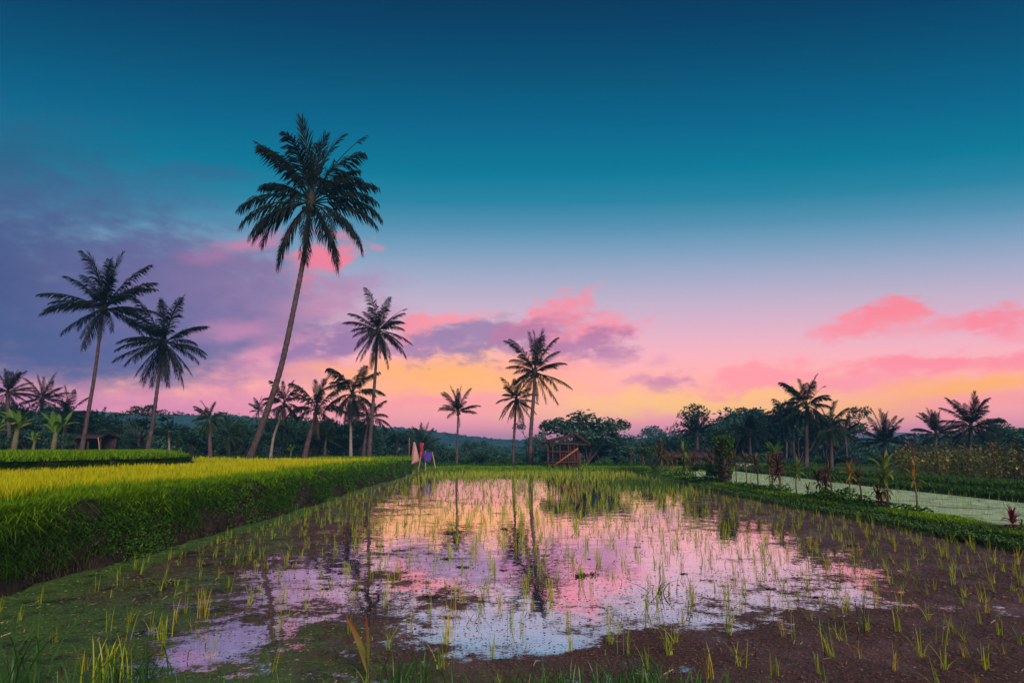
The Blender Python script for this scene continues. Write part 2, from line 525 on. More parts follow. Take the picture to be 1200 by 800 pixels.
M['paddy'] = water_mat('paddy_water', (0.024, 0.009, 0.009), (0.150, 0.060, 0.050), (0.10, 0.21, 0.030), (0.30, 0.94), 2.8,
                       (0.030, 0.022, 0.020), (0.030, 0.050, 0.018))
M['pond'] = water_mat('pond_water', (0.36, 0.52, 0.27), (0.50, 0.65, 0.37), (0.54, 0.70, 0.42), (0.30, 0.94), 0.6,
                      (0.16, 0.24, 0.15), (0.30, 0.43, 0.27), film_rough=0.55)


# ------------------------------------------------------------------ object helpers
def new_mesh(name, V, F, mat=None, smooth=False, attrs=None):
    """V (n,3); F a list of integer arrays (m,3) or (m,4)"""
    me = bpy.data.meshes.new(name)
    V = np.asarray(V, dtype=np.float32)
    Fs = [np.asarray(f, dtype=np.int32) for f in (F if isinstance(F, (list, tuple)) else [F]) if len(f)]
    nl = sum(f.size for f in Fs)
    nf = sum(len(f) for f in Fs)
    me.vertices.add(len(V))
    me.vertices.foreach_set('co', V.ravel())
    me.loops.add(nl)
    me.polygons.add(nf)
    me.loops.foreach_set('vertex_index', np.concatenate([f.ravel() for f in Fs]))
    tot = np.concatenate([np.full(len(f), f.shape[1], dtype=np.int32) for f in Fs])
    start = np.concatenate([[0], np.cumsum(tot)[:-1]]).astype(np.int32)
    me.polygons.foreach_set('loop_start', start)
    if smooth:
        me.polygons.foreach_set('use_smooth', np.ones(nf, dtype=bool))
    if attrs:
        for k, a in attrs.items():
            at_ = me.attributes.new(k, 'FLOAT', 'POINT')
            at_.data.foreach_set('value', np.asarray(a, dtype=np.float32).ravel())
    me.update(calc_edges=True)
    me.validate()
    if mat is not None:
        me.materials.append(mat)
    return me


def put(name, me, parent=None, loc=(0, 0, 0), rot=(0, 0, 0), scale=(1, 1, 1)):
    o = bpy.data.objects.new(name, me)
    COL.objects.link(o)
    o.location = loc
    o.rotation_euler = rot
    o.scale = scale if not isinstance(scale, (int, float)) else (scale,) * 3
    if parent is not None:
        o.parent = parent
    return o


def tag(o, label=None, cat=None, group=None, kind=None):
    if label:
        o['label'] = label
    if cat:
        o['category'] = cat
    if group:
        o['group'] = group
    if kind:
        o['kind'] = kind
    return o


def thing(name, label, cat, loc, group=None, rz=0.0):
    return tag(put(name, None, None, loc, (0, 0, rz)), label, cat, group)


class Geo:
    """collects pieces into one mesh"""

    def __init__(self):
        self.v, self.q, self.t, self.a, self.b, self.n = [], [], [], [], [], 0

    def add(self, V, Q=None, T=None, tint=0.5, along=0.0):
        V = np.asarray(V, dtype=np.float64).reshape(-1, 3)
        if Q is not None and len(Q):
            self.q.append(np.asarray(Q) + self.n)
        if T is not None and len(T):
            self.t.append(np.asarray(T) + self.n)
        self.v.append(V)
        self.a.append(np.broadcast_to(np.asarray(tint, dtype=float), (len(V),)))
        self.b.append(np.broadcast_to(np.asarray(along, dtype=float), (len(V),)))
        self.n += len(V)
        return self

    def mesh(self, name, mat, smooth=False):
        F = []
        if self.q:
            F.append(np.concatenate(self.q))
        if self.t:
            F.append(np.concatenate(self.t))
        return new_mesh(name, np.concatenate(self.v), F, mat, smooth,
                        {'tint': np.concatenate(self.a), 'along': np.concatenate(self.b)})

    def tube(self, pts, radii, sides=8, cap=True, tint=0.5):
        pts = [Vector(p) for p in pts]
        n = len(pts)
        V = []
        for i, p in enumerate(pts):
            t = (pts[min(i + 1, n - 1)] - pts[max(i - 1, 0)]).normalized()
            ref = Vector((0, 1, 0)) if abs(t.y) < 0.9 else Vector((1, 0, 0))
            a = t.cross(ref).normalized()
            b = t.cross(a)
            r = radii[i] if hasattr(radii, '__len__') else radii
            for k in range(sides):
                th = 2 * math.pi * k / sides
                V.append(p + (a * math.cos(th) + b * math.sin(th)) * r)
        Q = []
        for i in range(n - 1):
            for k in range(sides):
                k2 = (k + 1) % sides
                Q.append((i * sides + k, i * sides + k2, (i + 1) * sides + k2, (i + 1) * sides + k))
        T = []
        if cap:
            V.append(pts[0])
            V.append(pts[-1])
            c0, c1 = n * sides, n * sides + 1
            for k in range(sides):
                k2 = (k + 1) % sides
                T.append((c0, k2, k))
                T.append((c1, (n - 1) * sides + k, (n - 1) * sides + k2))
        return self.add([tuple(v) for v in V], Q, T, tint)

    def box(self, c, s, rot=None, tint=0.5):
        """box centred on c with sizes s, optionally turned by a 3x3 matrix"""
        V = []
        for dx in (-.5, .5):
            for dy in (-.5, .5):
                for dz in (-.5, .5):
                    p = Vector((dx * s[0], dy * s[1], dz * s[2]))
                    if rot is not None:
                        p = rot @ p
                    V.append(tuple(Vector(c) + p))
        Q = [(0, 1, 3, 2), (4, 6, 7, 5), (0, 4, 5, 1), (2, 3, 7, 6), (0, 2, 6, 4), (1, 5, 7, 3)]
        return self.add(V, Q, None, tint)

    def beam(self, a, b, w, h, up=(0, 0, 1), tint=0.5):
        a, b = Vector(a), Vector(b)
        x = (b - a).normalized()
        y = Vector(up).cross(x)
        y = y.normalized() if y.length > 1e-4 else Vector((0, 1, 0))
        z = x.cross(y)
        rot = Matrix((x, y, z)).transposed()
        return self.box((a + b) / 2, ((b - a).length, w, h), rot, tint)


def fbm(x, y, seed=0, octaves=4):
    """cheap smooth noise from sines"""
    r = np.random.default_rng(seed)
    out = np.zeros_like(np.asarray(x, dtype=float))
    amp, f, tot = 1.0, 1.0, 0.0
    for _ in range(octaves):
        for _k in range(3):
            a = r.uniform(0, 2 * math.pi)
            ph = r.uniform(0, 2 * math.pi)
            out = out + amp / 3 * np.sin(f * (x * math.cos(a) + y * math.sin(a)) + ph)
        tot += amp
        amp *= 0.55
        f *= 2.07
    return out / tot


def blades(base, h, w, az_, lean, tint, curl=0.6, levels=3):
    """grass blades: base (n,3); h, w, az_ (heading of the lean), lean (share of height), returns V, Q, T, tint, along"""
    n = len(base)
    h, w, az_, lean, tint = [np.broadcast_to(np.asarray(a, dtype=float), (n,)) for a in (h, w, az_, lean, tint)]
    dirx, diry = np.cos(az_), np.sin(az_)
    fa = az_ + math.pi / 2 + rng.uniform(-0.9, 0.9, n)
    sx, sy = np.cos(fa), np.sin(fa)
    V = np.zeros((n, 2 * levels + 1, 3))
    al = np.zeros((n, 2 * levels + 1))
    for i in range(levels):
        t = i / levels
        off = lean * h * (t ** 1.7)
        zz = h * t * (1 - curl * lean * 0.35 * t)
        ww = w * (1 - 0.55 * t) * 0.5
        for s, sg in ((0, -1), (1, 1)):
            V[:, 2 * i + s, 0] = base[:, 0] + dirx * off + sg * sx * ww
            V[:, 2 * i + s, 1] = base[:, 1] + diry * off + sg * sy * ww
            V[:, 2 * i + s, 2] = base[:, 2] + zz
            al[:, 2 * i + s] = t
    V[:, -1, 0] = base[:, 0] + dirx * lean * h
    V[:, -1, 1] = base[:, 1] + diry * lean * h
    V[:, -1, 2] = base[:, 2] + h * (1 - curl * lean * 0.5)
    al[:, -1] = 1
    k = 2 * levels + 1
    o = (np.arange(n) * k)[:, None]
    Q = np.concatenate([o + np.array([[2 * i, 2 * i + 1, 2 * i + 3, 2 * i + 2]]) for i in range(levels - 1)]) if levels > 1 else np.zeros((0, 4), int)
    T = o + np.array([[2 * levels - 2, 2 * levels - 1, 2 * levels]])
    return V.reshape(-1, 3), Q, T, np.repeat(tint, k), al.ravel()


def grass_object(name, base, h, w, az_, lean, tint, mat, levels=2, kind='stuff', curl=0.6):
    V, Q, T, ti, al = blades(base, h, w, az_, lean, tint, curl, levels)
    me = new_mesh(name, V, [Q, T], mat, False, {'tint': ti, 'along': al})
    o = put(name, me)
    if kind:
        o['kind'] = kind
    return o


def leaves(P, size, tint, flat=0.35, aspect=0.55):
    """leaf quads (diamonds) at points P with random attitude; flat pulls normals up"""
    n = len(P)
    size = np.broadcast_to(np.asarray(size, dtype=float), (n,))
    N = rng.normal(size=(n, 3))
    N[:, 2] = np.abs(N[:, 2]) + flat
    N /= np.linalg.norm(N, axis=1, keepdims=True)
    A = np.cross(N, rng.normal(size=(n, 3)))
    A /= np.linalg.norm(A, axis=1, keepdims=True) + 1e-9
    B = np.cross(N, A)
    a = A * size[:, None]
    b = B * size[:, None] * aspect
    V = np.stack([P - a * 0.5, P + b * 0.5 + a * 0.05, P + a * 0.5 - N * size[:, None] * 0.12, P - b * 0.5 + a * 0.05], axis=1)
    Q = (np.arange(n) * 4)[:, None] + np.array([[0, 1, 2, 3]])
    return V.reshape(-1, 3), Q, np.repeat(np.broadcast_to(tint, (n,)), 4)


# ------------------------------------------------------------------ THE SETTING
def wall_x(y):
    """foot of the left terrace wall"""
    y = np.asarray(y, dtype=float)
    return -5.68 - 0.028 * np.clip(y - 12, 0, 40) + 0.10 * np.sin(y * 0.35 + 1.0) + 0.05 * np.sin(y * 1.3)


def edge2_x(y):
    return np.interp(y, [-12, 8, 15.7, 22, 26, 32, 40, 48, 56], [-15, -13.4, -12.3, -11.3, -12.2, -16, -20, -24.5, -27])


def bank_x(y):
    """foot of the right bank"""
    y = np.asarray(y, dtype=float)
    return 7.75 + 0.22 * np.sin(y * 0.16 + 0.5) + 0.06 * np.sin(y * 0.9)


def sstep(v, a, b):
    t = np.clip((v - a) / (b - a), 0, 1)
    return t * t * (3 - 2 * t)


def sheet(name, xs, ys, zf, mat, attrs=None, kind='structure', smooth=True):
    Xg, Yg = np.meshgrid(xs, ys)
    V = np.stack([Xg, Yg, zf(Xg, Yg)], axis=-1).reshape(-1, 3)
    nx, ny = len(xs), len(ys)
    i = np.arange(ny - 1)[:, None] * nx + np.arange(nx - 1)[None, :]
    Q = np.stack([i, i + 1, i + nx + 1, i + nx], axis=-1).reshape(-1, 4)
    at_ = {k: f(Xg, Yg).ravel() for k, f in (attrs or {}).items()}
    o = put(name, new_mesh(name, V, [Q], mat, smooth, at_))
    if kind:
        o['kind'] = kind
    return o


def ground_z(x, y):
    z = -0.45 - 4.2 * sstep(y, 54, 92) + 0.25 * fbm(x * 0.05, y * 0.05, 3) * sstep(y, 54, 70)
    return z - 3.0 * sstep(y, 150, 400)


gx = np.concatenate([np.linspace(-1500, -160, 16), np.linspace(-150, 150, 61), np.linspace(160, 1500, 16)])
gy = np.concatenate([np.linspace(-220, -20, 8), np.linspace(-10, 160, 60), np.linspace(170, 1400, 26)])
sheet('ground', gx, gy, ground_z, M['earth'])

# -- paddy water and its floating film
CTRL = [(10, 705, .9, .8), (300, 614, .75, .5), (420, 578, .7, .4),
        (60, 755, .80, .8), (180, 720, .60, .62), (250, 680, .60, .55), (100, 790, .8, .9), (215, 700, .62, .48), (150, 745, .6, .55), (90, 725, .70, .7), (330, 625, .6, .52), (290, 645, .58, .5), (330, 640, .60, .46), (400, 600, .62, .46),
        (440, 575, .58, .35), (20, 740, .85, .7), (120, 700, .68, .45), (300, 660, .56, .15), (370, 625, .56, .12),
        (220, 775, .28, .3), (240, 798, .7, .6), (150, 785, .6, .7), (340, 795, .8, .6), (280, 740, .36, .3), (330, 700, .3, .2), (380, 670, .27, .2), (430, 640, .28, .1), (260, 755, .25, .3),
        (340, 760, .72, .55), (400, 740, .66, .45), (480, 790, .85, .5), (450, 700, .5, .1), (520, 705, .42, .2), (480, 690, .46, .1),
        (600, 785, .8, .35), (560, 745, .34, .2), (600, 720, .16, .1), (640, 700, .2, 0), (700, 740, .26, 0), (650, 755, .28, .1),
        (720, 715, .42, 0), (700, 768, .85, 0), (780, 755, .9, 0), (800, 720, .42, 0), (850, 730, .58, 0), (900, 700, .24, 0),
        (950, 722, .52, 0), (1000, 690, .2, 0), (1045, 690, .46, 0), (1100, 690, 1, 0), (1000, 745, 1, 0), (900, 775, 1, .1),
        (1150, 760, 1, 0), (1100, 640, 1, 0), (1190, 670, 1, 0), (1000, 625, .85, 0), (970, 650, .45, 0), (920, 600, .8, 0),
        (870, 600, .55, 0), (840, 592, .6, 0), (860, 640, .12, 0), (800, 600, .14, 0), (760, 580, .12, 0), (740, 565, .3, .4),
        (700, 560, .1, .2), (650, 600, .05, 0), (600, 650, .10, 0), (550, 600, .10, 0), (520, 570, .10, 0), (600, 560, .05, 0),
        (700, 650, .08, 0), (750, 680, .14, 0), (680, 690, .26, 0), (480, 620, .16, .1), (470, 590, .36, .2), (560, 670, .26, .1),
        (800, 660, .12, 0), (920, 660, .16, 0), (1040, 650, .8, 0), (960, 610, .8, 0)]
cpt = np.array([[on(u, v, 0).x, on(u, v, 0).y, c, g] for u, v, c, g in CTRL])
ck = np.stack([cpt[:, 0] / cpt[:, 1] * 10, 60 / cpt[:, 1]], axis=1)


def idw(Xg, Yg, col):
    yy = np.maximum(Yg, 2.0)
    a = np.stack([Xg / yy * 10, 60 / yy], axis=-1)
    d2 = ((a[..., None, :] - ck) ** 2).sum(-1) + 0.02
    w = 1 / d2 ** 1.25
    return (w * cpt[:, col]).sum(-1) / w.sum(-1)


def cover_f(x, y):
    c = idw(x, y, 2)
    c = c + 0.16 * sstep(c, 0.75, 1.0) + 0.12 * fbm(x * 0.9 + 0.5 * y, y * 0.55, 77) + 0.03
    strip = 1 - sstep(x - wall_x(y) + 0.16 * fbm(x * 2.2, y * 1.7, 78), 0.40, 0.80)
    c = np.maximum(c, strip * 1.5)
    return c


def green_f(x, y):
    g = idw(x, y, 3)
    return np.maximum(g, (1 - sstep(x - wall_x(y) + 0.2 * fbm(x * 2.0, y * 1.5, 79), 0.4, 0.95)) * 1.3)


sheet('paddy_water', np.arange(-8.0, 8.8, 0.14), np.arange(3.2, 47.6, 0.14), lambda x, y: x * 0, M['paddy'],
      {'cover': cover_f, 'green': green_f})

# -- left terrace: wall and top
ty = np.arange(-12, 47.3, 0.09)
prof = [(0.30, -0.35), (0.20, -0.05), (0.16, 0.03), (0.12, 0.12), (0.08, 0.20), (0.05, 0.28), (0.02, 0.35), (0.0, 0.42), (-0.02, 0.49), (-0.04, 0.56), (-0.06, 0.62), (-0.07, 0.68), (-0.12, 0.77),
        (-0.22, 0.83), (-0.4, 0.86), (-0.8, 0.86), (-1.6, 0.85), (-3.2, 0.85), (-6, 0.85), (-10, 0.86), (-16, 0.9), (-30, 0.9), (-70, 0.9)]


def prof_mesh(name, ys, x0f, prof, mat, noise=0.06, sign=1, seed=1, zs=1.0, endcap=0.0):
    ys = np.asarray(ys)
    x0 = x0f(ys)
    V = np.zeros((len(ys), len(prof), 3))
    for j, (o, z) in enumerate(prof):
        sfreq = 3.1
        n = fbm(ys * sfreq, np.full_like(ys, o * 5 + z * 7), seed, 4) + 0.5 * fbm(ys * 11, np.full_like(ys, o * 14 + z * 22), seed + 4, 2)
        n2 = fbm(ys * 2.2, np.full_like(ys, 30 + o * 4 - z * 5), seed + 9, 4)
        V[:, j, 0] = x0 + sign * o + n * noise
        V[:, j, 1] = ys + n2 * noise * 0.5
        V[:, j, 2] = z * zs + n2 * noise * (0.8 if -1.0 < o else 0.5)
    ny, nx = len(ys), len(prof)
    i = np.arange(ny - 1)[:, None] * nx + np.arange(nx - 1)[None, :]
    Q = np.stack([i, i + 1, i + nx + 1, i + nx], axis=-1).reshape(-1, 4)
    if sign > 0:
        Q = Q[:, ::-1]
    o = put(name, new_mesh(name, V.reshape(-1, 3), [Q], mat, True))
    o['kind'] = 'structure'
    return o


prof_mesh('terrace', ty, wall_x, prof, M['soil'], 0.20, 1, 1)
# back end of the terrace falls to the valley, and the ground behind the paddies
sheet('back_slope', np.linspace(-90, 90, 91), np.linspace(46.2, 62, 24),
      lambda x, y: np.where(x < wall_x(46) - 0.1, 0.86, 0.27) * (1 - sstep(y, 52, 60)) - 1.0 * sstep(y, 52, 61) + 0.10 * fbm(x * 0.5, y * 0.5, 21),
      M['turf'])
prof2 = [(0.35, 0.7), (0.2, 0.95), (0.05, 1.15), (-0.05, 1.28), (-0.2, 1.36), (-0.6, 1.40), (-2, 1.40), (-5, 1.42), (-12, 1.44), (-60, 1.44)]
prof_mesh('upper_terrace', np.arange(-12, 56, 0.25), edge2_x, prof2, M['turf'], 0.09, 1, 5)
# -- right bank, its pond, the pond's far bank, the field beyond
profr = [(-0.35, -0.2), (-0.12, 0.02), (0.0, 0.07), (0.28, 0.10), (0.45, 0.16), (0.65, 0.20), (1.0, 0.21), (1.25, 0.17), (1.45, 0.09), (1.6, 0.0), (1.9, -0.2)]
prof_mesh('paddy_bank', np.arange(-6, 47.0, 0.2), bank_x, profr, M['turf'], 0.07, 1, 8)
sheet('pond_water', np.arange(8.9, 15.4, 0.1), np.arange(-4, 46, 0.12), lambda x, y: x * 0 + 0.10, M['pond'],
      {'cover': lambda x, y: 0.95 - 0.95 * np.exp(-((y - (19.4 - 1.31 * (x - 10.26))) / (0.20 + 0.06 * np.sin(x * 9))) ** 2) * sstep(x, 9.9, 10.4) * (1 - sstep(x, 11.4, 12.4))
       + 0.06 * fbm(x * 1.5, y * 0.4, 4),
       'green': lambda x, y: 0.5 + 0.3 * fbm(x * 0.8, y * 0.3, 6)})


def pond_far(y):
    y = np.asarray(y, dtype=float)
    return 14.15 + 0.03 * np.clip(y - 20, -10, 30) + 0.12 * np.sin(y * 0.4)


prof3 = [(-0.3, -0.2), (-0.05, 0.08), (0.05, 0.22), (0.3, 0.27), (0.8, 0.27), (0.9, 0.29), (1.0, 0.42), (1.3, 0.46), (2.0, 0.46), (3.2, 0.40)]
prof_mesh('far_pond_bank', np.arange(-4, 47, 0.25), pond_far, prof3, M['turf'], 0.06, 1, 12)
sheet('field_soil', np.linspace(17.2, 70, 60), np.linspace(-4, 50, 60), lambda x, y: 0.36 + 0.06 * fbm(x * 0.7, y * 0.7, 14), M['turf'])
# -- bank behind the paddy (rises out of the water at y 46) and the bank the camera stands on
profb = [(-0.3, -0.2), (-0.05, 0.03), (0.08, 0.15), (0.3, 0.24), (0.7, 0.28), (1.1, 0.27), (1.6, 0.20)]


def cross_bank(name, xs, y0, prof, mat, sign, seed):
    V = np.zeros((len(xs), len(prof), 3))
    for j, (o, z) in enumerate(prof):
        n = fbm(xs * 2.0, np.full_like(xs, o * 6 + z * 5), seed, 4)
        V[:, j, 0] = xs
        V[:, j, 1] = y0(xs) + sign * o + n * 0.06
        V[:, j, 2] = z + n * 0.05
    nxs, npf = len(xs), len(prof)
    i = np.arange(nxs - 1)[:, None] * npf + np.arange(npf - 1)[None, :]
    Q = np.stack([i, i + 1, i + npf + 1, i + npf], axis=-1).reshape(-1, 4)
    o = put(name, new_mesh(name, V.reshape(-1, 3), [Q], mat, True))
    o['kind'] = 'structure'
    return o


back_y = lambda x: 45.6 + 0.15 * np.sin(x * 0.5)
front_y = lambda x: 4.62 + 0.10 * np.sin(x * 1.1 + 0.4) + 0.06 * np.sin(x * 3.1) - 0.28 * sstep(x, 1.2, 2.6)
cross_bank('back_bank', np.arange(-8.6, 17.4, 0.2), back_y, profb, M['turf'], 1, 15)
cross_bank('front_bank', np.arange(-14, 24, 0.15), front_y,
           [(-0.4, -0.25), (-0.1, -0.02), (0.1, 0.05), (0.4, 0.09), (1.2, 0.12), (3, 0.13), (8, 0.13), (16, 0.12)], M['turf'], -1, 17)

# -- hills and the far mountain
def ridge(name, Yr, prof_px, mat, depth, base_z, seed, bump, step=6.0):
    us = np.array([p[0] for p in prof_px], float)
    zt = np.array([at(p[0], p[1], Yr).z for p in prof_px])
    xs_k = (us - 600) / 800 * Yr / math.cos(PITCH) * 1.0
    xs = np.arange(xs_k[0], xs_k[-1], step)
    top = np.interp(xs, xs_k, zt)
    top = np.convolve(np.pad(top, 4, mode='edge'), np.ones(9) / 9, 'valid')
    rows = []
    for t, k in ((-1.0, 0.0), (-0.75, 0.28), (-0.5, 0.55), (-0.25, 0.84), (-0.1, 0.96), (0.0, 1.0), (0.15, 0.95), (0.5, 0.55), (1.0, 0.0)):
        y = Yr + t * depth + 0.06 * depth * fbm(xs * 0.01, xs * 0 + t * 3, seed + 2)
        z = base_z + (top - base_z) * k + bump * fbm(xs * 0.09, y * 0.09, seed) * (0.3 + 0.7 * k) - (bump * 0.6 if k == 1.0 else 0)
        rows.append(np.stack([xs, y, z], axis=-1))
    V = np.stack(rows, axis=0)
    nr, nx = V.shape[:2]
    i = np.arange(nr - 1)[:, None] * nx + np.arange(nx - 1)[None, :]
    Q = np.stack([i, i + 1, i + nx + 1, i + nx], axis=-1).reshape(-1, 4)
    o = put(name, new_mesh(name, V.reshape(-1, 3), [Q], mat, True))
    o['kind'] = 'structure'
    return xs, top


HILL_L = [(-500, 486), (-150, 484), (0, 484), (90, 480), (130, 481), (170, 486), (215, 486), (260, 484), (310, 488), (360, 494), (410, 497),
          (450, 498), (480, 501), (520, 506), (570, 513), (620, 519), (700, 523), (800, 526)]
HILL_R = [(520, 526), (600, 524), (660, 520), (720, 518), (745, 511), (775, 506), (800, 512), (840, 512), (900, 512), (1000, 514), (1060, 516), (1120, 512),
          (1200, 503), (1400, 500), (1700, 500)]
HILL_M = [(420, 520), (500, 516), (560, 512), (600, 514), (650, 517), (720, 519), (800, 520)]
hl = ridge('hill', 400, HILL_L, M['hill'], 150, -9, 31, 1.0)
hr = ridge('hill', 260, HILL_R, M['hill'], 90, -8, 32, 0.7, 5.0)
hm = ridge('hill', 560, HILL_M, M['hill'], 80, -9, 36, 1.0, 7.0)
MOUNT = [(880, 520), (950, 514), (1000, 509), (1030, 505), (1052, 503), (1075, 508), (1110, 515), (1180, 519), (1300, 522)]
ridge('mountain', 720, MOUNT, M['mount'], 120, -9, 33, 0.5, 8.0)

# far-off wood on the hills
g = Geo()
for (xs, top), Yr, base_z, depth, n, size in ((hl, 400, -9, 150, 2600, 4.2), (hr, 260, -8, 90, 1500, 2.8), (hm, 560, -9, 80, 500, 4.6)):
    tx = rng.uniform(xs[0], xs[-1], n)
    keep = np.abs(tx) < 1.05 * Yr
    tx = tx[keep]
    n = len(tx)
    tt = -np.abs(rng.uniform(0, 1, n) ** 1.3)
    kk = np.interp(tt, [-1, -.75, -.5, -.25, -.1, 0], [0, .28, .55, .84, .96, 1])
    tz = base_z + (np.interp(tx, xs, top) - base_z) * kk
    tyy = Yr + tt * depth
    sz = size * rng.uniform(0.5, 1.15, n) * np.where(rng.uniform(size=n) < 0.06, 1.35, 1)
    per = 46
    d = rng.normal(size=(n, per, 3))
    d /= np.linalg.norm(d, axis=2, keepdims=True)
    d *= rng.uniform(0.55, 1.0, (n, per, 1))
    d[..., 2] = np.abs(d[..., 2]) * 0.75 - 0.05
    Pq = np.stack([tx, tyy, tz - sz * 0.35], axis=1)[:, None, :] + d * (sz * 0.62)[:, None, None]
    ti = np.clip(np.repeat(rng.uniform(0, 0.8, n), per) + rng.uniform(-0.2, 0.3, n * per), 0, 1)
    V, Q, tq = leaves(Pq.reshape(-1, 3), np.repeat(sz * 0.36, per), ti, 0.5, 0.8)
    g.add(V, Q, None, tq)
put('distant_wood', g.mesh('distant_wood', M['far_tree']))['kind'] = 'stuff'


# ------------------------------------------------------------------ palms
def frond_mesh(name, L, e0, bend, mat, seed, pairs=46, leaf=0.27, droop=0.75, width=0.020, gap=0.0, start=0.14, bpow=1.4):
    """one feather leaf: rachis rising at e0 then bending down, leaflets hanging from both sides"""
    r = np.random.default_rng(seed + 1000)
    n = 14
    ang = [R(e0) - R(bend) * (i / n) ** bpow for i in range(n + 1)]
    pts = [Vector((0, 0, 0))]
    sway = r.uniform(-0.12, 0.12)
    for i in range(n):
        a = ang[i]
        yaw = sway * (i / n)
        pts.append(pts[-1] + Vector((math.cos(a) * math.cos(yaw), math.cos(a) * math.sin(yaw), math.sin(a))) * (L / n))
    P = np.array([tuple(p) for p in pts])
    G_ = Geo()
    G_.tube(pts, [L * 0.011 * (1 - 0.85 * i / n) + L * 0.001 for i in range(n + 1)], 4, False, 0.9)
    ts = np.linspace(start, 0.995, pairs)
    for side in (-1, 1):
        t = np.clip(ts + r.uniform(-0.006, 0.006, pairs), 0, 0.999)
        keep = r.uniform(size=pairs) > gap
        t = t[keep]
        m = len(t)
        f = t * n
        i0 = np.minimum(f.astype(int), n - 1)
        fr = (f - i0)[:, None]
        p = P[i0] * (1 - fr) + P[i0 + 1] * fr
        T = P[i0 + 1] - P[i0]
        T /= np.linalg.norm(T, axis=1, keepdims=True)
        S = np.stack([-T[:, 1], T[:, 0], np.zeros(m)], axis=1)
        S /= np.linalg.norm(S, axis=1, keepdims=True) + 1e-6
        S *= side
        up = np.cross(T, S) * side
        ll = L * leaf * (0.30 + 0.85 * np.sin(np.clip((t - 0.02) / 1.0, 0, 1) * math.pi * 0.86 + 0.25)) * r.uniform(0.82, 1.1, m)
        up_ = 1.0 if e0 < 80 else 0.75
        d1 = S * up_ * (0.72 + r.uniform(-0.22, 0.22, m))[:, None] + T * (2.0 - up_) * (0.75 + 0.5 * t + r.uniform(-0.15, 0.15, m))[:, None] + up * r.uniform(-0.25, 0.35, m)[:, None]
        d1[:, 2] -= droop * (0.35 + 0.4 * r.uniform(size=m))
        d1 /= np.linalg.norm(d1, axis=1, keepdims=True)
        d2 = d1 + np.array([[0, 0, -1.0]]) * (droop * (0.7 + 0.5 * r.uniform(size=m)))[:, None]
        d2 /= np.linalg.norm(d2, axis=1, keepdims=True)
        w = (T * L * width * 0.5) * (0.75 + 0.5 * r.uniform(size=m))[:, None]
        mid = p + d1 * (ll * 0.5)[:, None]
        tip = mid + d2 * (ll * 0.5)[:, None]
        V = np.stack([p - w * 0.6, p + w * 0.6, mid + w, mid - w, tip], axis=1).reshape(-1, 3)
        o = (np.arange(m) * 5)[:, None]
        G_.add(V, o + np.array([[0, 1, 2, 3]]), o + np.array([[3, 2, 4]]), np.repeat(r.uniform(0, 1, m), 5))
    return G_.mesh(name, mat)


FROND = {}


def frond(e_class, var, kind='palm'):
    key = (e_class, var, kind)
    if key not in FROND:
        e0 = e_class
        bend = {85: 26, 65: 46, 45: 60, 25: 64, 5: 60, -20: 52, -50: 30, -80: 8}[e_class]
        if kind == 'palm_dead':
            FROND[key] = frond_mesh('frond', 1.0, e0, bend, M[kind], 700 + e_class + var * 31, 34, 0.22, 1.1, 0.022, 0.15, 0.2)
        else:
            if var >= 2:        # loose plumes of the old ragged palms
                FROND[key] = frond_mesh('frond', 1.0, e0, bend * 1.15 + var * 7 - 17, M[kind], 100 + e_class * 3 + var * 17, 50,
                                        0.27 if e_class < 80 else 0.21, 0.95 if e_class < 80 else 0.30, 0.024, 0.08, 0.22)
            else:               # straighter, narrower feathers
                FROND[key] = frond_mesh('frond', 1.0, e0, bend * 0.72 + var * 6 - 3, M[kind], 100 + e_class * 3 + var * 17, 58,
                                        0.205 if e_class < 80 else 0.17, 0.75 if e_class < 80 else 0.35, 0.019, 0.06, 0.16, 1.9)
    return FROND[key]


TUFT = frond_mesh('broken_frond', 1.0, 48, 26, M['palm'], 991, 9, 0.13, 0.7, 0.012, 0.0, 0.86)
CLASSES = (85, 65, 45, 25, 5, -20, -50, -80)


def spline(pts, n):
    """Catmull-Rom through the points"""
    pts = [Vector(p) for p in pts]
    if len(pts) == 2:
        return [pts[0].lerp(pts[1], i / n) for i in range(n + 1)]
    ext = [pts[0] * 2 - pts[1]] + pts + [pts[-1] * 2 - pts[-2]]
    out = []
    seg = len(pts) - 1
    for i in range(n + 1):
        f = i / n * seg
        k = min(int(f), seg - 1)
        t = f - k
        p0, p1, p2, p3 = ext[k:k + 4]
        out.append(0.5 * ((2 * p1) + (p2 - p0) * t + (2 * p0 - 5 * p1 + 4 * p2 - p3) * t * t + (3 * p1 - p0 - 3 * p2 + p3) * t ** 3))
    return out


